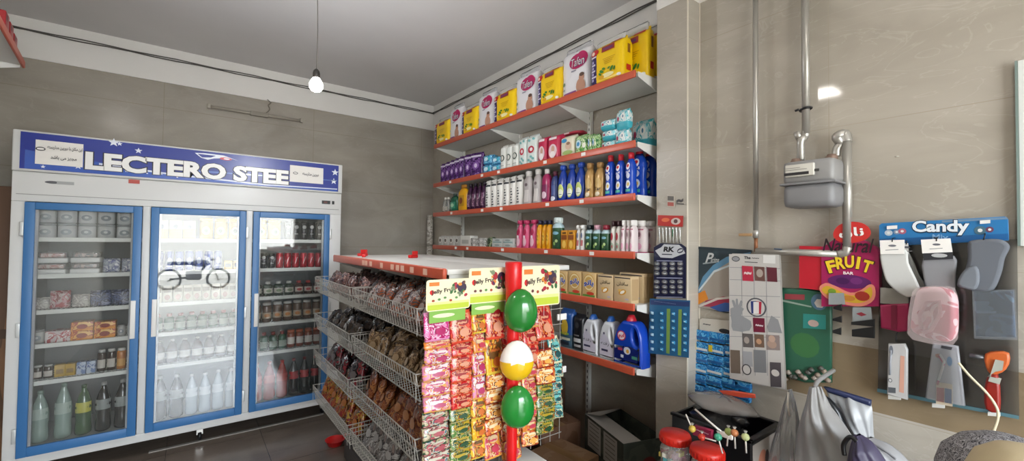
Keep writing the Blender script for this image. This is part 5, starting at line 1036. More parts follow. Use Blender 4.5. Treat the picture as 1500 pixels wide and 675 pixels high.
for i in range(4):
    for yy in (386, 393, 400, 412.5, 420, 427.5):
        b = MB(); ov(b, P, 963+i*11.4, yy, 4.6, 3.2, -.006, mat('b4b6ba', .25, .7)); x, z = P.q(963+i*11.4, yy); b.lathe([(.006, 0), (.012, .003)], sv, 10, c=(x, -.004, z-.004)); b.tube([(x-.009, -.0075, z+.004), (x, -.009, z+.006), (x+.009, -.0075, z+.002)], .002, mat('6c6e78', .3, .5), 5); b.build('silver_item', t)
P = Pan(XCf-.016, 981, 480); t = P.root('blue_blister_card', 'blue blister card with columns of glossy blue items below the navy one', 'blister card')
b = MB(); slabq(b, P, [(952, 437), (1011, 440), (1009, 524), (950, 517)], .002, mat('2b5f86', .35)); quad(b, P, [(953, 439), (1010, 442), (1010, 449), (953, 446)], -.0014, mat('2c3c68', .4)); quad(b, P, [(977, 452), (982, 452), (981, 518), (976, 517)], -.0014, mat('7a9a4c', .4)); quad(b, P, [(994, 453), (999, 453), (998, 521), (993, 520)], -.0014, mat('7a9a4c', .4)); tx(b, P, '~~~', 958, 441, 990, 445, -.0019, mat('a8b4c8', .4), .06); b.build('card', t)
for i, x_ in enumerate((956, 970, 987, 1004)):
    for k in range(6):
        b = MB(); x, z = P.q(x_, 458+k*10.5+i*.6); b.box((x-.009, -.009, z-.009), (x+.009, -.0015, z+.007), mat('3f8fb8' if i else '9ab4c4', .2), .003); b.box((x-.005, -.0105, z-.004), (x+.006, -.009, z+.002), mat('a8cfe0', .2), .001); b.build('blister', t)
# posters and hanging goods on the gas meter wall
def W0(dx): return XG-dx
P = Pan(W0(.006), 1055, 410); t = P.root('bag_poster', 'dark teal printed bag with a pale arc and script heading behind the white sheet', 'printed bag')
b = MB(); slabq(b, P, [(1024, 362), (1100, 367), (1100, 462), (1065, 458), (1022, 450)], .003, mat('2c3c44', .3)); 
arc = [(1022, 425), (1030, 405), (1045, 388), (1065, 376), (1100, 369)]; arc2 = [(1100, 377), (1068, 384), (1048, 396), (1034, 412), (1023, 436)]
quad(b, P, [(1022, 430), (1034, 410), (1048, 394), (1070, 381), (1100, 374), (1100, 460), (1060, 456), (1022, 450)], -.0022, mat('a39a90', .3)); quad(b, P, arc+arc2, -.0026, mat('5f8fb0', .3)); 
quad(b, P, [(1024, 424), (1046, 396), (1100, 376), (1100, 378), (1047, 399), (1024, 428)], -.003, mat('c9d4d8', .3))
quad(b, P, [(1022, 430), (1033, 425), (1038, 438), (1023, 446)], -.003, mat('d8862c', .3)); quad(b, P, [(1034, 440), (1060, 434), (1100, 440), (1100, 448), (1062, 452), (1030, 448)], -.003, mat('a33c54', .3)); quad(b, P, [(1040, 450), (1062, 443), (1100, 446), (1100, 456), (1055, 456)], -.0034, mat('3c5fa0', .3)); quad(b, P, [(1024, 447), (1050, 436), (1100, 431), (1100, 434), (1052, 439), (1025, 450)], -.0037, mat('cfc8c0', .3))
tx(b, P, 'P', 1033, 370, 1042, 386, -.003, mat('c4c8c8', .4), .02, .35); tx(b, P, 'arima', 1041, 377, 1053, 384, -.003, mat('c4c8c8', .4), .01, .3); quad(b, P, [(1030, 385), (1050, 383), (1050, 384.5), (1030, 387)], -.003, mat('9aa4a8', .4)); b.build('printed_front', t)
b = MB(); slabq(b, P, [(1023, 361), (1101, 366), (1101, 370), (1023, 365)], .005, mat('25343c', .4)); b.build('hem', t)
P = Pan(W0(.012), 1045, 515); t = P.root('sponge_card', 'white card with rows of bright blue sponge packs behind the sheet', 'card of packs')
b = MB(); slabq(b, P, [(1025, 468), (1028, 466), (1075, 470), (1075, 498), (1025, 490)], .002, mat('c9c3b8', .4)); tx(b, P, '~~', 1030, 473, 1041, 477, -.0018, mat('3a3a40', .5), .06); ov(b, P, 1062, 485, 9, 3.5, -.0018, mat('2a2c34', .4)); b.build('card', t)
bl1 = printed(['2a7fc0', '1f66a4', '5aa8d4', '2a7fc0'], 26, .25, 71)
rows = [(490, 0), (507, 0), (523, 0), (538, 0), (553, 0), (568, 0)]
for k, (yy, _) in enumerate(rows):
    for j, xx in enumerate((1029, 1052, 1076, 1094)):
        if (j == 3 and k < 4) or (k == 5 and j == 0 and False): continue
        b = MB(); x0, z1 = P.q(xx-k*.8-12, yy+j*3.5-9); x1, z0 = P.q(xx-k*.8+12, yy+j*3.5+11); b.box((x0, -.013-.003*k, z0), (x1, -.0015, z1), bl1, .005); b.box((x0+.006, -.0155-.003*k, z0+.012), (x1-.006, -.013-.003*k, z0+.024), mat('c9cfd0' if k in (1, 3) else '1f5a94', .3), .001)
        if k == 1 and j < 2: b.box((x0+.005, -.0215, z0+.01), (x0+.026, -.0185, z1-.008), mat('c9b02c', .3), .001)
        b.build('sponge_pack', t)
P = Pan(W0(.055), 1108, 468); t = P.root('price_sheet', 'long white printed sheet with pictures and a round emblem hanging on the wall', 'printed sheet')
b = MB(); pw = mat('bdb9b4', .5); c4 = [(1068, 372), (1141, 372), (1150, 570), (1069, 554)]
slabq(b, P, [(1072, 371), (1143, 373), (1152, 571), (1100, 562)], .0015, mat('a8a49e', .6), y=.003); slabq(b, P, c4, .0015, pw)
ink = mat('3a3a3e', .6); gr_ = mat('8a8a8c', .6)
for yy in (391, 409, 432, 462, 492): quad(b, P, [(1069, yy), (1143, yy+2), (1143, yy+2.8), (1069, yy+.8)], -.0012, gr_)
for xx in (1086, 1104, 1122): quad(b, P, [(xx, 390), (xx+.8, 390), (xx+2.8, 550), (xx+2, 550)], -.0012, gr_)
quad(b, P, [(1087, 389), (1103, 390), (1104, 412), (1088, 411)], -.0016, mat('b52c44', .4)); tx(b, P, '~~', 1090, 397, 1101, 403, -.0022, mat('e0c8c8', .4), .06)
quad(b, P, [(1105, 390), (1120, 391), (1121, 412), (1106, 411)], -.0016, mat('6a4a44', .4)); quad(b, P, [(1123, 391), (1138, 392), (1139, 413), (1124, 412)], -.0016, mat('5c2430', .4)); ov(b, P, 1113, 400, 5, 6, -.002, mat('a89a90', .5))
ov(b, P, 1108, 450, 15, 14, -.0016, mat('55565c', .5), 24); ov(b, P, 1108, 450, 12.5, 12, -.002, pw, 24); quad(b, P, [(1100, 441), (1108, 441), (1108, 459), (1101, 459)], -.0024, mat('2c3c78', .4)); quad(b, P, [(1108, 441), (1116, 442), (1115, 460), (1108, 459)], -.0024, mat('a8283c', .4)); quad(b, P, [(1104, 442), (1112, 442), (1112, 459), (1104, 459)], -.0028, mat('d8d4d0', .4)); 
quad(b, P, [(1103, 465), (1120, 466), (1121, 487), (1104, 486)], -.0018, mat('6c1c34', .4)); tx(b, P, '~~~', 1107, 474, 1118, 479, -.0022, mat('d8c8cc', .4), .06)
# raised hand and portraits in grey
slabq(b, P, [(1072, 470), (1070, 452), (1075, 450), (1072, 440), (1076, 440), (1078, 447), (1078, 438), (1081, 438), (1082, 447), (1085, 440), (1088, 442), (1086, 450), (1090, 452), (1086, 462), (1100, 470), (1098, 484), (1074, 484)], .0006, mat('8d8e90', .6), y=-.0016, sm=2)
slabq(b, P, [(1124, 478), (1130, 462), (1140, 468), (1146, 488), (1126, 486)], .0006, gr_, y=-.0016)
for x0, y0, x1, y1, c in ((1088, 488, 1103, 508, '5c5654'), (1105, 489, 1119, 508, '6e5646'), (1122, 490, 1142, 512, '8a7c78'), (1070, 512, 1084, 546, '6a5c50'), (1104, 512, 1122, 545, '77787a'), (1128, 530, 1144, 566, '4a4448'), (1088, 514, 1102, 536, '9a9a9c')): slabq(b, P, [(x0, y0), (x1, y0+1), (x1+1, y1+1), (x0+1, y1)], .0005, mat(c, .6), y=-.0018)
ov(b, P, 1131, 496, 5, 5, -.0026, mat('b89a88', .6)); ov(b, P, 1131, 504, 7, 6, -.0024, mat('a88c7c', .6)); ov(b, P, 1136, 546, 6, 5, -.0026, mat('c8c2bc', .6)); ov(b, P, 1094, 498, 4, 5, -.0026, mat('9a9088', .6)); ov(b, P, 1112, 500, 4, 4, -.0026, mat('b88c6c', .6)); ov(b, P, 1094, 541, 7, 8, -.0022, ink); ov(b, P, 1094, 541, 5.5, 6.5, -.0026, pw)
ov(b, P, 1078, 379, 6, 4, -.0016, ink); ov(b, P, 1078, 379, 5, 3, -.002, mat('8d8d90', .6)); tx(b, P, 'The ~~~', 1090, 375, 1112, 380, -.0016, ink, .04); quad(b, P, [(1091, 383), (1110, 384), (1110, 385), (1091, 384)], -.0016, ink); quad(b, P, [(1118, 373.5), (1136, 374), (1136, 386), (1118, 385)], -.0016, mat('dcdad6', .3)); b.build('sheet', t)
b = MB(); b.tube([(.0, 0, P.q(1104, 371)[1]), (-.005, .005, P.q(1104, 352)[1]), (.004, .02, P.q(1104, 345)[1])], .0015, mat('8a3a34', .5), 5); b.build('hanging_string', t, 'thin red string')
# green bag
P = Pan(W0(.02), 1186, 490); t = P.root('green_plastic_bag', 'green printed plastic bag of goods hanging under the pipe', 'plastic bag')
b = MB(); slabq(b, P, [(1143, 421), (1180, 423), (1219, 428), (1219, 560), (1180, 560), (1150, 550)], .022, mat('2c5c48', .3), bev=.008)
quad(b, P, [(1151, 430), (1180, 431), (1180, 439), (1151, 438)], -.0118, mat('8c3a40', .4)); ov(b, P, 1201, 442, 12, 12, -.0118, mat('4c6a80', .3)); ov(b, P, 1202, 444, 8, 7, -.0122, mat('bdb8b0', .3), 6); quad(b, P, [(1146, 438), (1190, 448), (1190, 450), (1146, 441)], -.0119, mat('8a9a8c', .3)); slabq(b, P, [(1178, 459), (1211, 461), (1211, 482), (1178, 480)], .002, mat('2f8078', .3), y=-.012); ov(b, P, 1193, 473, 8, 5, -.0135, mat('b09890', .4)); ov(b, P, 1180, 505, 22, 18, -.0118, mat('3a6c40', .35)); b.build('bag', t)
b = MB(); 
for k in range(14): x, z = P.q(1152+k*4.8, 545+random.uniform(-8, 12)); b.lathe([(.004, -.01), (.014, 0), (.005, .011)], mat(random.choice(['6c5c50', '8c7c6c', '4a4a42', '94887c']), .5), 8, c=(x, -.016, z))
b.build('bag_contents', t, 'brown items at the bag bottom')['kind'] = 'stuff'
# fruit bar box
P = Pan(W0(.03), 1235, 390); t = P.root('fruit_bar_box', 'magenta fruit bar carton with red oval crest and curved yellow lettering', 'snack carton')
b = MB(); mg = mat('a01c54', .35); slabq(b, P, [(1214, 358), (1222, 352), (1240, 350), (1268, 352), (1284, 362), (1290, 372), (1290, 448), (1206, 448), (1206, 362)], .045, mg)
slabq(b, P, [(1173, 360), (1206, 361), (1206, 425), (1173, 421)], .04, mat('b81c2c', .35), y=.002); b.build('carton', t)
b = MB(); S_ = -.0235; slabq(b, P, [(1224, 340), (1232, 330), (1248, 325), (1266, 327), (1277, 336), (1276, 347), (1262, 354), (1240, 356), (1226, 350)], .004, mat('c8302c', .35), y=-.0245, sm=3); tx(b, P, '\ufee5\ufe8e\ufee7', 1232, 333, 1268, 349, -.028, mat('f0ece8', .4), .03)
tx(b, P, 'Natural', 1207, 349, 1277, 370, -.030, mat('22181c', .4), .01, .2); 
for i, ch in enumerate('FRUIT'):
    a = (i-2)/2; cx = 1247+a*26; cy = 390-7*(1-a*a); xx, zz = P.q(cx, cy); h = abs(P.q(cx, cy-9)[1]-P.q(cx, cy+9)[1]); w_ = h*(.62 if ch != 'I' else .22)
    b.text(flat(-.0245), ch, xx, zz, h*1.12, mat('3c1020', .4), w=w_*1.2, bold=.06, rot=-a*.28); b.text(flat(-.0255), ch, xx, zz, h, mat('e8c42c', .35), w=w_, bold=.04, rot=-a*.28)
tx(b, P, 'BAR', 1238, 397, 1253, 402, -.0245, mat('f0e4e4', .4), .03); ov(b, P, 1246, 412, 33, 10, -.0238, mat('5a1c5c', .35), 20); ov(b, P, 1237, 411, 10, 5, -.0242, mat('43124c', .35)); ov(b, P, 1257, 411, 9, 5, -.0242, mat('6e2c6c', .35))
slabq(b, P, [(1203, 422), (1212, 414), (1226, 418), (1248, 428), (1264, 424), (1276, 416), (1284, 420), (1283, 438), (1264, 448), (1236, 444), (1214, 436)], .003, mat('d8806c', .35), y=-.0243, sm=3); slabq(b, P, [(1207, 424), (1214, 418), (1226, 422), (1248, 432), (1265, 428), (1276, 420), (1280, 422), (1279, 435), (1263, 443), (1238, 440), (1216, 432)], .001, mat('c9a02c', .35), y=-.0265, sm=3); ov(b, P, 1266, 433, 11, 7, -.0275, mat('9a2c20', .35)); ov(b, P, 1222, 426, 6, 4, -.0275, mat('6a8a2c', .35)); ov(b, P, 1246, 436, 10, 4, -.0275, mat('b8762c', .35)); b.build('printed_front', t)
# candy board
P = Pan(W0(.04), 1380, 338); t = P.root('candy_board', 'long blue candy header board with rounded white lettering at the wall right', 'header board')
b = MB(); slabq(b, P, [(1288, 330), (1292, 327), (1472, 317), (1477, 321), (1478, 352), (1288, 361)], .006, mat('2a74ac', .3), bev=.001); quad(b, P, [(1289, 350), (1477, 342), (1477, 351), (1289, 360)], -.0035, mat('1f5c94', .3)); quad(b, P, [(1380, 323), (1476, 318), (1476, 321), (1380, 326)], -.0035, mat('6a86a0', .3))
for k, (px, r, c) in enumerate(((1302, 6, 'b8c4cc'), (1314, 5, '7a8ca4'), (1322, 6, 'a85a6c'), (1436, 9, '4a6c7c'), (1450, 6, '6a3c54'))): ov(b, P, px, 341-k*1.2, r, r*.7, -.0038-.0002*k, mat(c, .35)); ov(b, P, px, 341-k*1.2, r*.4, r*.3, -.0045-.0002*k, mat('dcdcd8', .4))
tx(b, P, 'Candy', 1334, 322, 1420, 346, -.0045, mat('123048', .4), .07); tx(b, P, 'Candy', 1335, 323, 1419, 344, -.0055, mat('dfe4e8', .35), .035); tx(b, P, 'Mix', 1366, 343, 1390, 352, -.0045, mat('7fa8cc', .35), .02); b.build('board', t)
for px, py in ((1307, 334), (1443, 326)): b = MB(); slabq(b, P, [(px-7, py-3), (px+8, py-4), (px+8, py+1), (px-7, py+2)], .004, WHITE, y=-.008); b.build('tape_tab', t)
# acrylic panel with pegs
P = Pan(W0(.012), 1390, 480); t = P.root('acrylic_panel', 'dark tinted clear acrylic panel with small goods hung in front of it', 'acrylic panel')
b = MB(); slabq(b, P, [(1289, 362), (1490, 350), (1493, 612), (1286, 570)], .004, film('55524e', .42, .1)); b.build('panel', t); b = MB(); slabq(b, P, [(1286, 568), (1493, 608), (1493, 613), (1286, 573)], .008, film('5f8c98', .7, .15), y=-.006); b.build('lower_edge', t)
for px, py in ((1312, 580), (1376, 592), (1457, 604)): b = MB(); slabq(b, P, [(px-9, py-3), (px+9, py-1.5), (px+9, py+4), (px-9, py+2.5)], .01, mat('dcdad4', .4), y=-.016); b.build('peg_tab', t)
# socks
def sock(name, pts, th, m, hp, label, X=.07, cuff=None, cat='socks'):
    P = Pan(W0(X), hp[0][0]+20, hp[0][1]+30); t = P.root(name, label, cat); b = MB(); slabq(b, P, pts, th, m, bev=th*.35, sm=3); b.build('sock', t)
    b = MB(); slabq(b, P, hp, .003, PAPER, y=-th/2-.003); cx, cy = sum(p[0] for p in hp)/4, sum(p[1] for p in hp)/4; ov(b, P, cx, cy-2, 6, 1.6, -th/2-.005, mat('6a6a70', .5)); quad(b, P, [(cx-10, cy+4), (cx+9, cy+3), (cx+9, cy+4), (cx-10, cy+5)], -th/2-.005, mat('8a8a8c', .5)); b.build('paper_band', t, 'white paper header')
    b = MB(); x, z = P.q(cx, hp[0][1]+2); b.tube([(x, -th/2-.006, z), (x, -.01, z+.012), (x, .03, z+.016)], .002, BLACK, 6); b.build('hook', t)
    return t, P
sock('white_socks', [(1291, 366), (1327, 366), (1331, 385), (1345, 415), (1347, 426), (1335, 435), (1322, 432), (1304, 418), (1295, 402)], .016, mat('c6c6c2', .8), [(1290, 352), (1326, 351), (1326, 372), (1291, 372)], 'white sock pair with paper header, leftmost of the hanging goods')
t_, P_ = sock('grey_socks', [(1353, 376), (1398, 375), (1400, 400), (1398, 428), (1384, 440), (1364, 438), (1356, 420)], .016, mat('87878a', .85), [(1350, 351), (1393, 349), (1396, 369), (1352, 371)], 'grey folded sock pair with white header and black band')
b = MB(); slabq(b, P_, [(1353, 371), (1396, 369), (1397, 379), (1354, 381)], .003, mat('26262a', .7), y=-.012); ov(b, P_, 1377, 374, 12, 3, -.0145, mat('b4b4b4', .6)); b.build('black_band', t_)
sock('white_sock_back', [(1326, 370), (1333, 372), (1346, 402), (1356, 418), (1352, 424), (1340, 410)], .01, mat('8f908c', .8), [(1325, 356), (1331, 356), (1332, 372), (1326, 372)], 'greyish sock partly hidden behind the white pair', X=.045)
P = Pan(W0(.075), 1440, 390); t = P.root('grey_gloves', 'soft grey gloves in clear film hanging right of the socks', 'gloves')
b = MB(); slabq(b, P, [(1418, 356), (1430, 351), (1462, 350), (1476, 356), (1479, 364), (1472, 378), (1467, 400), (1456, 424), (1440, 428), (1412, 422), (1402, 416), (1414, 394), (1418, 376)], .03, mat('63676e', .85), bev=.011, sm=3); b.build('glove', t)
b = MB(); slabq(b, P, [(1414, 395), (1432, 390), (1436, 410), (1428, 424), (1404, 416)], .02, mat('70757c', .8), bev=.007, y=-.018, sm=3); b.build('glove', t); b = MB(); x, z = P.q(1441, 352); b.tube([(x, -.01, z), (x+.004, -.006, z+.02), (x, .04, z+.024)], .002, BLACK, 6); b.build('hook', t)
# small goods under them
P = Pan(W0(.06), 1312, 452); t = P.root('magenta_purse', 'magenta purse in clear film hanging below the white socks', 'purse')
b = MB(); slabq(b, P, [(1290, 446), (1331, 444), (1333, 484), (1318, 486), (1291, 480)], .028, mat('9c1f4c', .5), bev=.008); b.build('purse', t); b = MB(); slabq(b, P, [(1307, 446), (1315, 446), (1315, 482), (1307, 481)], .003, mat('7c1438', .5), y=-.0155); b.build('strap', t); b = MB(); slabq(b, P, [(1290, 421), (1330, 424), (1331, 446), (1290, 444)], .01, film('a8a49a', .6, .3), y=.0); b.build('film_header', t)
P = Pan(W0(.1), 1370, 460); t = P.root('pink_sponge_pack', 'pink and white rounded sponge pack in clear film, centre of the panel', 'sponge pack')
pk = printed(['d88a98', 'c4566c', 'ecc8cc', 'b84a60'], 9, .4, 81); b = MB(); slabq(b, P, [(1340, 440), (1346, 424), (1360, 420), (1388, 422), (1402, 434), (1404, 460), (1402, 490), (1388, 500), (1356, 494), (1337, 484), (1335, 470)], .05, pk, bev=.018, sm=3); b.build('sponge', t)
b = MB(); b.tube([(P.q(*q)[0], -.03, P.q(*q)[1]) for q in ((1352, 480), (1350, 460), (1360, 442), (1378, 440), (1380, 458), (1366, 482), (1354, 486))], .006, mat('e4a8b0', .3), 8); b.build('moulded_ridge', t)
b = MB(); slabq(b, P, [(1338, 436), (1348, 420), (1392, 418), (1406, 432), (1406, 494), (1388, 503), (1352, 498), (1333, 486)], .003, film('f0dcdc', .25, .08), y=-.04, sm=2); b.build('clear_film', t)
P = Pan(W0(.07), 1458, 460); t = P.root('blue_pack', 'dark blue pack in clear film hanging below the grey gloves', 'pack')
b = MB(); slabq(b, P, [(1427, 427), (1485, 425), (1488, 494), (1430, 492)], .025, printed(['22324e', '3a5070', '1a263c', '5f7690'], 9, .3, 82), bev=.007); b.build('pack', t); b = MB(); slabq(b, P, [(1425, 425), (1488, 423), (1491, 497), (1428, 495)], .002, film('a8b4c0', .2, .08), y=-.017); slabq(b, P, [(1431, 455), (1460, 455), (1460, 458), (1431, 458)], .002, mat('7a8ea8', .3), y=-.0145); b.build('clear_film', t)
for nm, lb, pts, hd, tri in (('black_pad_pack', 'strip of black packs with silver top hung beside the green bag', (1219, 430, 1238, 491), (1214, 429, 1236, 446), ((1222, 445, 1234, 455), (1221, 462, 1234, 472), (1221, 479, 1233, 490))), ('black_pad_pack', 'strip of black packs with a silver top and red mark under the fruit bar carton', (1248, 450, 1282, 496), (1249, 450, 1276, 471), ((1248, 467, 1282, 478), (1249, 478, 1282, 495)))):
    P = Pan(W0(.062), (pts[0]+pts[2])/2, (pts[1]+pts[3])/2); t = P.root(nm, lb, 'hanging packs'); b = MB(); slabq(b, P, [(hd[0], hd[1]), (hd[2], hd[1]), (hd[2]+2, hd[3]), (hd[0], hd[3])], .004, mat('8f9494', .35), sm=0)
    if hd[0] > 1240: ov(b, P, 1262, 460, 8, 3, -.003, mat('8a2c38', .4), 4)
    b.build('silver_header', t)
    for (a, y0, c, y1) in tri: b = MB(); slabq(b, P, [(a, y0+4), (c, y0), (c, y1), (a, y1-3)], .012, mat('17181a', .35), y=-.007, bev=.002); b.build('pack', t)
def brush(px, py, pts, label, m1, inner):
    P = Pan(W0(.075), px, py); t = P.root('toothbrush_pack', label, 'toothbrush pack', 'toothbrush packs'); b = MB(); slabq(b, P, pts, .02, m1, bev=.004); b.build('card', t); inner(P, t); return t
def in1(P, t):
    b = MB(); b.tube([(P.q(*q)[0], -.014, P.q(*q)[1]) for q in ((1305, 548), (1305, 530), (1307, 512))], .0035, mat('8c8e94', .4), 6); ov(b, P, 1307, 512, 3, 7, -.016, mat('6a6e76', .4)); b.build('brush', t, 'grey brush')
    b = MB(); quad(b, P, [(1302, 566), (1313, 567), (1313, 575), (1302, 574)], -.0107, mat('55585c', .5)); ov(b, P, 1305, 556, 3, 3, -.0107, mat('44464a', .5)); ov(b, P, 1305, 556, 2, 2, -.0112, mat('c8c8c8', .5)); quad(b, P, [(1320, 520), (1326, 521), (1325, 575), (1318, 573)], -.0107, mat('c99884', .5)); b.build('print', t)
    b = MB(); x, z = P.q(1313, 500); b.tube([(x, -.005, z), (x, .0, z+.03), (x, .05, z+.033)], .0025, BLACK, 6); b.build('hook', t)
brush(1314, 540, [(1302, 503), (1326, 503), (1330, 512), (1330, 585), (1300, 577)], 'narrow white toothbrush pack at the left of the acrylic edge', mat('b8b6b4', .35), in1)
def in2(P, t):
    b = MB(); b.tube([(P.q(*q)[0], -.014, P.q(*q)[1]) for q in ((1376, 556), (1381, 540), (1384, 528), (1378, 518))], .004, mat('d0d0d0', .3), 6); ov(b, P, 1392, 528, 4, 7, -.016, mat('3c78a8', .35)); b.build('brush', t, 'white and blue brush')
    b = MB(); b.tube([(P.q(*q)[0], -.014, P.q(*q)[1]) for q in ((1374, 562), (1379, 545), (1384, 532), (1376, 520))], .003, mat('c45a7c', .3), 6); ov(b, P, 1376, 520, 5, 3, -.016, mat('a86a50', .35)); b.build('brush', t, 'pink brush')
    b = MB(); slabq(b, P, [(1372, 558), (1396, 562), (1396, 594), (1372, 590)], .003, mat('c8b8a0', .4), y=-.012); quad(b, P, [(1373, 566), (1384, 567), (1384, 588), (1373, 586)], -.0142, mat('a84a40', .4)); quad(b, P, [(1385, 567), (1395, 569), (1395, 590), (1385, 588)], -.0142, mat('3c5a8c', .4)); quad(b, P, [(1380, 505), (1396, 508), (1394, 512), (1379, 509)], -.0107, mat('3a3a3e', .4)); b.build('print', t)
    b = MB(); slabq(b, P, [(1368, 508), (1402, 512), (1410, 592), (1360, 582)], .003, film('d8dce0', .1, .08), y=-.022); b.build('clear_blister', t)
brush(1386, 548, [(1367, 500), (1404, 507), (1414, 594), (1356, 582)], 'flared toothbrush pack with two brushes, middle of the acrylic edge', mat('96969a', .35), in2)
P = Pan(W0(.07), 1457, 560); t = P.root('orange_lighter_pack', 'orange and red gas lighter hanging at the right of the panel', 'lighter')
b = MB(); slabq(b, P, [(1443, 518), (1460, 514), (1478, 517), (1478, 534), (1468, 545), (1452, 548), (1444, 536)], .025, mat('c4602c', .35), bev=.006, sm=2); b.build('top', t, 'orange top'); b = MB(); slabq(b, P, [(1446, 552), (1462, 548), (1466, 590), (1462, 604), (1444, 598), (1442, 575)], .025, mat('8a2018', .35), bev=.007, sm=2); b.build('grip', t, 'red grip')
b = MB(); slabq(b, P, [(1460, 526), (1470, 528), (1468, 540), (1458, 542), (1452, 546), (1448, 550), (1466, 554), (1464, 560), (1450, 556)], .012, mat('a8aaa0', .35), y=-.014, bev=.002); b.build('trigger', t, 'grey trigger'); b = MB(); b.tube([(P.q(*q)[0], .0, P.q(*q)[1]) for q in ((1444, 524), (1420, 520))], .008, mat('77787c', .35, .6), 8); b.build('nozzle', t)
b = MB(); pth = [(1404, 531), (1420, 550), (1445, 575), (1459, 595), (1462, 610), (1456, 630), (1450, 645)]; P = Pan(W0(.12), 1430, 590); b.tube(smooth_path([(P.q(*q)[0], 0, P.q(*q)[1]) for q in pth]), .0038, mat('d4c8a8', .5), 8); o = b.build('charging_cable'); o.location = P.o; o.rotation_euler = (0, 0, -PI/2); tag(o, 'thin cream cable hanging in a curve in front of the acrylic panel', 'cable')
# white board at the right edge of the frame
t = empty('white_board', (W0(.01), -.38, 1.98), 0, 'white panel standing on the wall at the right edge of the picture', 'board')
b = MB(); b.box((-.012, -.4, -.4), (0, .497, .225), mat('e6e8e4', .4), .002); b.build('panel', t); b = MB(); b.box((-.016, .497, -.4), (0, .503, .225), mat('7a8a84', .4)); b.build('edge_strip', t)
# ================================================================== gas meter and pipes
pm = mat('b0aca4', .35, .55); XP = XG-.05
c0 = at(1190, 270, X=2.12); t = empty('gas_meter', (2.13, c0.y, c0.z), -PI/2, 'grey gas meter with white index window on the tiled wall', 'gas meter')
gm1, gm2 = mat('908e8c', .45), mat('807f80', .45)
b = MB(); b.box((-.094, -.07, .0), (.094, .07, .1), gm1, .02); b.build('upper_case', t); b = MB(); b.box((-.094, -.072, -.1), (.094, .072, .0), gm2, .026); b.build('lower_case', t)
b = MB(); b.box((-.102, -.08, -.004), (.102, .08, .006), gm2, .003); b.build('seam_flange', t)
b = MB(); b.box((-.077, -.086, .03), (.03, -.069, .082), mat('cfcbc0', .4), .004); b.box((-.08, -.0875, .036), (.012, -.0775, .048), mat('2c2a2c', .3)); b.box((.03, -.082, .045), (.045, -.076, .055), mat('3a3836', .4)); quadm = mat('8c8880', .4); b.box((-.078, -.0872, .058), (.005, -.0778, .06), quadm); b.box((-.078, -.0872, .066), (-.02, -.0778, .068), quadm); b.build('index_window', t, 'cream index box')
for sx in (-.066, .066): b = MB(); b.lathe([(.022, .095), (.022, .112), (.017, .114), (.017, .12)], mat('8a7264', .5, .3), 6, c=(sx, 0, 0)); b.build('union_nut', t)
t = empty('gas_inlet_pipe', (XP, c0.y, c0.z), -PI/2, 'thick metal gas pipe coming down from above to the left side of the meter', 'pipe')
def PQ(px, py, X=XP): p = at(px, py, X=X); return (c0.y-p.y, X-XP, p.z-c0.z)
lx = PQ(1180, 100)[0]; b = MB(); b.tube([(lx, 0, PQ(1175, -60)[2]), (lx, 0, PQ(1180, 196)[2])], .0155, pm, 12); b.build('riser', t)
b = MB(); z = PQ(1180, 196)[2]; b.tube(smooth_path([(lx, 0, z+.01), (lx-.005, 0, z-.015), (-.055, -.01, z-.02), (-.062, -.015, z-.04), (-.066, -.0, .12)]), .0155, pm, 12); b.tube([(lx-.018, -.004, z-.0), (lx-.04, -.008, z-.006)], .021, pm, 10); b.build('swivel_bend', t)
b = MB(); z = PQ(1180, 160)[2]; b.tube([(lx+.022*math.cos(a), .022*math.sin(a), z+.004*math.cos(a)) for a in [2*PI*k/12 for k in range(13)]], .005, BLACK, 6); b.tube([(lx-.02, -.02, z), (lx-.035, -.022, z-.004)], .005, BLACK, 6); b.build('black_strap', t)
t = empty('gas_outlet_pipe', (XP, c0.y, c0.z), -PI/2, 'metal pipe looping from the meter top down its right side and left below', 'pipe')
rx = PQ(1241, 300)[0]; zt_ = PQ(1238, 196)[2]; zb_ = PQ(1200, 371)[2]
b = MB(); b.tube([(rx, 0, zt_-.03), (rx, 0, zb_+.03)], .0165, pm, 12); b.build('drop', t); b = MB(); b.tube(smooth_path([(rx, 0, zb_+.03), (rx-.006, 0, zb_+.008), (rx-.03, 0, zb_)]), .0175, pm, 12); b.build('elbow', t)
b = MB(); xe = PQ(1108, 371)[0]; b.tube([(rx-.03, 0, zb_), (xe, 0, zb_+.004)], .0155, pm, 12); b.build('horizontal_run', t)
b = MB(); b.tube(smooth_path([(.066, .0, .12), (.068, .0, .15), (.08, .0, .175), (rx-.03, -.01, zt_-.01), (rx-.008, 0, zt_), (rx, 0, zt_-.035)]), [.016]*12+[.02]*19, pm, 12); b.build('top_bend', t)
t = empty('thin_gas_pipe', (XP, c0.y, c0.z), -PI/2, 'thin metal pipe running straight down the wall left of the meter to a valve', 'pipe')
vx = PQ(1107, 200)[0]; zv = PQ(1107, 338)[2]; b = MB(); b.tube([(vx, 0, PQ(1107, -60)[2]), (vx, 0, zv)], .012, pm, 12); b.build('riser', t)
b = MB(); b.lathe([(.014, zv-.035), (.014, zv), (.011, zv+.004)], pm, 8, c=(vx, 0, 0)); b.lathe([(.009, zb_), (.009, zv-.03)], mat('8a5a3c', .5, .4), 8, c=(vx, 0, 0)); b.build('valve_body', t)
b = MB(); b.box((vx-.075, -.016, zv-.026), (vx-.012, -.008, zv-.012), mat('a8845c', .4), .003); b.build('valve_handle', t, 'tan lever'); b = MB(); x0 = PQ(1143, 369)[0]; b.bar((x0-.02, -.016, zb_+.016), (x0+.012, -.016, zb_+.014), .003, mat('2c4a6c', .4)); b.build('blue_clip', t)
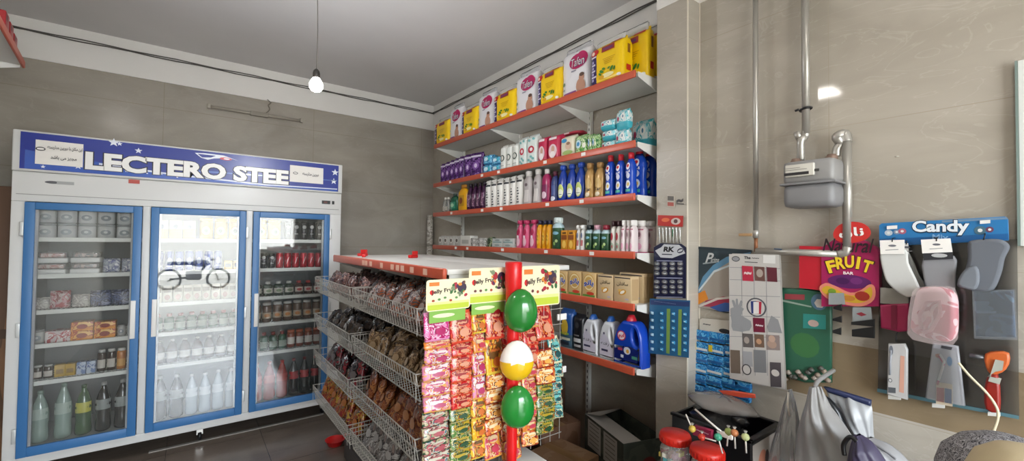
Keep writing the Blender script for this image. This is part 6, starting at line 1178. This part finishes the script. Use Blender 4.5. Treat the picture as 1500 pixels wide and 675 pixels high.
# ================================================================== the counter corner at the bottom right
t = empty('shop_counter', (1.8, .4, 0), 0, 'dark counter in the lower right corner carrying jars, boxes and bags', 'counter')
b = MB(); dk = mat('2b2730', .4); b.box((-.45, -1.0, .545), (.435, .78, .575), dk, .004); b.build('counter_top', t); b = MB(); b.box((-.4, -.96, 0), (.4, .74, .545), mat('3a3032', .6)); b.build('counter_body', t)
CT = .5755
def candy_jar(px, py, label, lidm, h=.2, r=.058, X=1.62):
    p = at(px, py, X=X); t = empty('candy_jar', (p.x, p.y, CT), 0, label, 'candy jar', 'candy jars with red lids'); hh = p.z-CT
    b = MB(); b.lathe([(r*.9, 0), (r, .012), (r, hh*.72), (r*.86, hh*.82), (r*.84, hh*.86)], film('d8d4d0', .3, .08), 24); b.build('jar', t)
    b = MB(); rnd = random.Random(px)
    for k in range(70):
        a, q = rnd.uniform(0, 6.3), r*.88*math.sqrt(rnd.random()); z = rnd.uniform(.01, hh*.66); m = mat(rnd.choice(['c8a0b4', '3f8f9c', 'd8c04c', 'b8486c', 'e0dcd0', '5aa0a8', '8a4a3c']), .35)
        s = .014; b.box((q*math.cos(a)-s, q*math.sin(a)-s*.7, z-s*.6), (q*math.cos(a)+s, q*math.sin(a)+s*.7, z+s*.6), m)
    b.build('sweets', t, 'wrapped sweets')['kind'] = 'stuff'
    b = MB(); b.lathe([(r*.98, hh*.84), (r*1.06, hh*.85), (r*1.06, hh*.96), (r*1.0, hh), (.01, hh+.003)], lidm, 26)
    for k in range(26): b.bar((r*1.06*math.cos(k*PI/13), r*1.06*math.sin(k*PI/13), hh*.86), (r*1.06*math.cos(k*PI/13), r*1.06*math.sin(k*PI/13), hh*.95), .002, lidm, 4)
    b.build('lid', t, 'red lid'); return t, hh, r
rl = mat('c22418', .3)
t, hh, r = candy_jar(989, 634, 'clear candy jar with red lid printed in yellow, beside the pillar', rl)
b = MB(); 
for a, q, ra, rb in ((.4, .03, .028, .014), (2.6, .035, .026, .013), (4.4, .03, .024, .012), (1.6, .035, .02, .01), (5.6, .04, .02, .01)): b.add([(q*math.cos(a)+ra*math.cos(a+1.57+0)*math.cos(s_)-rb*math.sin(s_)*math.sin(a), q*math.sin(a)+ra*math.sin(a+1.57)*math.cos(s_)+rb*math.sin(s_)*math.cos(a), hh+.0035) for s_ in [2*PI*k/12 for k in range(12)]], [tuple(range(12))], mat('e09a24', .35))
b.build('lid_print', t, 'yellow figures on the lid')
candy_jar(1036, 655, 'clear candy jar with a flat red lid tilted toward the front, middle of the counter', rl, X=1.6)
def lolly(px, py, X, label, hc, lean, r=.014):
    p = at(px, py, X=X); t = empty('lollipop', p, 0, label, 'lollipop', 'lollipops'); d = Vector((0, lean[0], lean[1])).normalized()
    b = MB(); b.bar((0, 0, 0), d*.055, .0028, mat('d8d4cc', .5), 6); b.build('stick', t)
    b = MB(); b.lathe([(.003, -r), (r*.8, -r*.5), (r, 0), (r*.8, r*.6), (.003, r)], mat(hc, .25), 14); b.build('candy', t)
    b = MB(); b.lathe([(.002, r*.9), (r*.5, r*1.6), (r*.2, r*1.3)], film('e8e4dc', .5, .1), 8); b.build('wrapper', t); return p
for a in ((1014, 628, 1.58, 'yellow lollipop above the red jar lid', 'c9b04c', (.4, .7)), (1067, 632, 1.62, 'green and orange lollipop in the middle of the lollipops', '9aa860', (.1, -1)), (1076, 634, 1.6, 'orange lollipop just right of the middle one', 'c07a4c', (-.05, -1)), (1092, 640, 1.6, 'pale green lollipop furthest right', 'b8c088', (-.05, -1)), (1028, 640, 1.58, 'red lollipop lying over the jar lid', 'c23a2c', (-1, .1)), (1052, 640, 1.56, 'teal lollipop in front of the black box', '3c9a7c', (-.3, -1))): lolly(*a)
b = MB(); b.tube([(0, .05, .025), (0, 0, 0), (0, -.06, -.028)], .004, mat('dcd8d0', .4), 6); b.box((-.006, -.105, -.045), (.006, -.055, -.025), mat('e2dfd8', .4), .003)
o = b.build('white_stick'); o.location = at(1035, 614, X=1.7); tag(o, 'long white plastic stick lying slanted across the black box', 'stick')
t = empty('black_box', (2.0, 1.0, CT), 0, 'glossy black open box with a picture on its right side, behind the jars', 'box')
b = MB(); bk = mat('111012', .3); 
for lo, hi in (((-.17, -.19, 0), (.12, -.18, .20)), ((-.17, .15, 0), (.12, .16, .20)), ((-.17, -.18, 0), (-.16, .15, .2)), ((.11, -.18, 0), (.12, .15, .2)), ((-.16, -.18, 0), (.11, .15, .01))): b.box(lo, hi, bk)
b.build('box_body', t); b = MB(); b.box((-.178, -.2, .195), (-.155, .165, .207), bk, .002); b.box((.105, -.2, .195), (.125, .165, .207), bk, .002); b.box((-.178, -.2, .195), (.125, -.175, .207), bk, .002); b.build('rim', t)
b = MB(); b.rect(flat(-.1915), -.15, .02, .11, .18, mat('a8a098', .4)); b.oval(flat(-.192), -.06, .09, .04, .05, mat('b87860', .5)); b.oval(flat(-.1925), -.02, .1, .018, .03, mat('4a3c3a', .5)); b.oval(flat(-.1925), .05, .06, .03, .02, mat('8c3c34', .5)); b.build('side_picture', t)
t = empty('black_bags', (1.98, 1.02, .70), 0, 'crumpled black plastic bag piled in the black box', 'plastic bag')
def crumple(b, w, d, h, m, seed, n=22, k=.35):
    rnd = random.Random(seed); vs = []; nz = 9
    ph = [(rnd.uniform(0, 6), rnd.uniform(2, 6), rnd.uniform(1, 5)) for _ in range(5)]
    for j in range(nz+1):
        t_ = PI*j/nz
        for i in range(n):
            a = 2*PI*i/n; r = 1+k*sum(math.sin(p+q*a+s_*t_) for p, q, s_ in ph)/5+rnd.uniform(-.06, .06)
            vs.append((w/2*math.sin(t_)*math.cos(a)*r, d/2*math.sin(t_)*math.sin(a)*r, h/2+h/2*-math.cos(t_)*(1+.15*rnd.uniform(-1, 1))))
    fs = [(j*n+i, j*n+(i+1) % n, (j+1)*n+(i+1) % n, (j+1)*n+i) for j in range(nz) for i in range(n)]
    b.add(vs, fs, m, True)
b = MB(); crumple(b, .24, .3, .1, mat('131314', .25), 4); b.build('bag', t); b = MB(); crumple(b, .04, .08, .05, mat('1c1c1e', .2), 6); b.v = [(v[0], v[1]-.1, v[2]+.06) for v in b.v]; b.build('tied_ends', t)
t = empty('clear_bag', (2.02, 1.02, .785), 0, 'clear bag with reddish contents lying on top of the black bag', 'plastic bag')
b = MB(); crumple(b, .17, .32, .075, film('b4b0ac', .55, .2), 9, k=.25); b.build('bag', t); b = MB(); crumple(b, .11, .2, .045, mat('6a2c28', .5), 10, k=.2); b.v = [(v[0], v[1]+.02, v[2]+.014) for v in b.v]; b.build('contents', t)
b = MB(); P = Pan(2.06, 1080, 577); slabq(b, P, [(1052, 571), (1075, 572), (1106, 577), (1107, 583), (1085, 582), (1060, 577)], .012, mat('d4543c', .35), bev=.004); o = b.build('orange_folder'); o.location = P.o; o.rotation_euler = (0, 0, -PI/2); tag(o, 'flat bright orange strip lying above the clear bag under the blue packs', 'strip')
# pink pack in the box
P = Pan(1.78, 1034, 628); t = P.root('pink_candy_box', 'dark pink candy box leaning at the front of the black box', 'candy box'); b = MB(); slabq(b, P, [(1018, 622), (1044, 630), (1043, 644), (1016, 636)], .02, mat('8c2040', .35), bev=.002); b.build('box', t); b = MB(); tx(b, P, '~~~', 1022, 629, 1040, 634, -.0115, mat('e0b8c4', .4), .06); b.build('print', t)
# translucent and white bags
def drape(P, pts, th, m, seed, amp=.012, nu=0):
    b = MB(); lp = smooth_loop(P.L(pts), 3); b.slab([lp], th, m, th*.4); rnd = random.Random(seed); return b
def fold_bag(name, X, cpx, loop, hx, m, label, amp, seed, parts=None, th=.05):
    """hanging bag: outline filled with a folded, bulging surface front and back"""
    P = Pan(X, *cpx); t = P.root(name, label, 'plastic bag'); lp = P.L(loop); k = len(lp)//2; A, B_ = lp[:k], lp[k:][::-1]   # left side top-down, right side top-down
    def S(u, v):
        q = v*(k-1); i = min(int(q), k-2); f = q-i; a = Vector(A[i]).lerp(Vector(A[i+1]), f); c = Vector(B_[i]).lerp(Vector(B_[i+1]), f)
        p = a.lerp(c, u); return p
    ph = random.Random(seed).uniform(0, 6)
    def fn(s): return lambda u, v: (S(u, v).x, s*(th*math.sin(PI*u)**.6*min(1, v*2.2+.12)+amp*math.sin(9*u+ph+3*v)*math.sin(PI*u)+amp*.5*math.sin(23*u-4*v+ph)*math.sin(PI*u)), S(u, v).y)
    b = MB(); b.sheet(fn(-1), 28, 18, m, True, flip=True); b.sheet(fn(1), 28, 18, m, True); b.build('bag', t)
    return t, P
tb, P = fold_bag('translucent_bag', 1.95, (1150, 620), [(1155, 570), (1148, 590), (1140, 620), (1130, 650), (1122, 690), (1185, 690), (1178, 650), (1172, 620), (1166, 590), (1160, 570)], 0, BAGFILM, 'thin translucent plastic bag hanging at the left of the white bags', .006, 3, th=.035)
b = MB(); b.tube([(P.q(1159, 572)[0], -.03, P.q(1159, 572)[1]), (P.q(1160, 590)[0], -.04, P.q(1160, 590)[1]), (P.q(1163, 606)[0], -.042, P.q(1163, 606)[1])], .004, mat('c8c2b8', .4), 6); b.build('twisted_handle', tb)
tb, P = fold_bag('grey_plastic_bag', 1.88, (1205, 620), [(1185, 566), (1180, 590), (1172, 615), (1166, 640), (1164, 690), (1280, 690), (1262, 660), (1240, 628), (1216, 595), (1203, 566)], 0, film('8e8c8a', .86, .45), 'large pale grey plastic bag hanging by its handles in the centre', .012, 5, th=.07)
b = MB(); b.tube(smooth_path([(P.q(*q)[0], y, P.q(*q)[1]) for q, y in (((1194, 570), 0), ((1193, 561), .03), ((1196, 556), .12), ((1194, 556), .2))]), .008, film('8e8c8a', .86, .45), 8); b.build('handle', tb)
tb, P = fold_bag('navy_edged_bag', 2.04, (1245, 600), [(1209, 568), (1216, 590), (1232, 618), (1250, 640), (1262, 655), (1284, 655), (1280, 640), (1279, 618), (1278, 600), (1276, 590)], 0, film('9c9ea0', .92, .4), 'silvery white bag with a navy blue upper edge hanging on the right', .008, 7, th=.04)
b = MB(); slabq(b, P, [(1207, 566), (1214, 567), (1276, 586), (1276, 594), (1214, 574)], .03, mat('232b4c', .4), bev=.008); b.build('navy_edge', tb); b = MB(); slabq(b, P, [(1209, 576), (1222, 580), (1238, 600), (1252, 640), (1240, 634), (1222, 608)], .03, mat('17191c', .3), y=-.05, bev=.01, sm=2); b.build('black_strap', tb)
tb, P = fold_bag('purple_bag', 1.78, (1270, 650), [(1250, 636), (1246, 650), (1243, 665), (1240, 680), (1238, 700), (1310, 700), (1300, 680), (1288, 662), (1278, 648), (1264, 637)], 0, mat('3c3650', .45), 'dark purple bag with black handles standing at the bottom right', .008, 9, th=.06)
b = MB(); b.tube(smooth_path([(P.q(*q)[0], -.05, P.q(*q)[1]) for q in ((1244, 660), (1243, 645), (1252, 634), (1262, 640))]), .007, BLACK, 8); b.build('handle', tb)
tb, P = fold_bag('white_sack', 1.86, (1300, 660), [(1268, 640), (1266, 655), (1266, 670), (1266, 685), (1266, 700), (1345, 700), (1335, 680), (1320, 664), (1302, 650), (1280, 641)], 0, mat('8c8c8e', .5), 'pale grey sack behind the purple bag at the bottom right', .006, 11, th=.05)
b = MB(); b.tube(smooth_path([(P.q(*q)[0], -.03, P.q(*q)[1]) for q in ((1272, 646), (1290, 650), (1316, 668))]), .004, mat('77777a', .5), 6); b.build('seam', tb)
p = at(1345, 652, X=2.05); t = empty('dark_tray', (2.05, p.y, CT), 0, 'dark purple tray with glassy items behind the knitted cap', 'tray'); b = MB(); b.box((-.12, -.22, 0), (.14, .24, .17), mat('241f2c', .4), .006); b.build('tray_body', t)
b = MB(); 
for k in range(3): b.lathe([(.03, .17), (.034, .2), (.02, .235), (.012, .24)], film('a8b0b8', .4, .05), 14, c=(-.05, .12-.09*k, 0))
for k in range(3):
    q = MB(); q.lathe([(.03, .17), (.034, .2), (.02, .235), (.012, .24)], film('a8b0b8', .4, .05), 14, c=(-.05, .12-.09*k, 0)); q.build('glass_item', t)
# knitted cap and cream dome
knit = printed(['5c5a5c', '8a888a', '2c2a30', '9c9a9c', '77757a'], 95, .9, 90)
p = at(1462, 690, X=1.45); t = empty('knitted_cap', (p.x+.03, p.y-.01, p.z-.085), .2, 'grey speckled knitted cap at the bottom right corner', 'cap')
b = MB(); rnd = random.Random(5); b.T = Matrix.Scale(.86, 4); b.lathe([(.125, 0), (.13, .03), (.128, .08), (.115, .125), (.085, .16), (.045, .18), (.004, .186)], knit, 40, 1, 1.05)
b.v = [(x*(1+rnd.uniform(-.012, .012)), y*(1+rnd.uniform(-.012, .012)), z) for x, y, z in b.v]; b.build('knitted_crown', t); b = MB(); b.T = Matrix.Scale(.86, 4); b.lathe([(.128, -.005), (.137, .0), (.139, .03), (.133, .036)], knit, 40, 1, 1.05); b.build('turned_brim', t)
p = at(1490, 700, X=1.28); t = empty('cream_bowl', (p.x, p.y-.012, p.z-.05), 0, 'smooth cream upturned bowl in front of the knitted cap', 'bowl')
b = MB(); b.lathe([(.088, 0), (.09, .01), (.086, .045), (.07, .085), (.045, .106), (.03, .111), (.004, .112)], mat('b3a382', .5), 32); b.build('bowl', t); b = MB(); b.lathe([(.087, -.006), (.094, -.003), (.094, .006), (.089, .009)], mat('a0906e', .5), 32); b.build('rim', t)
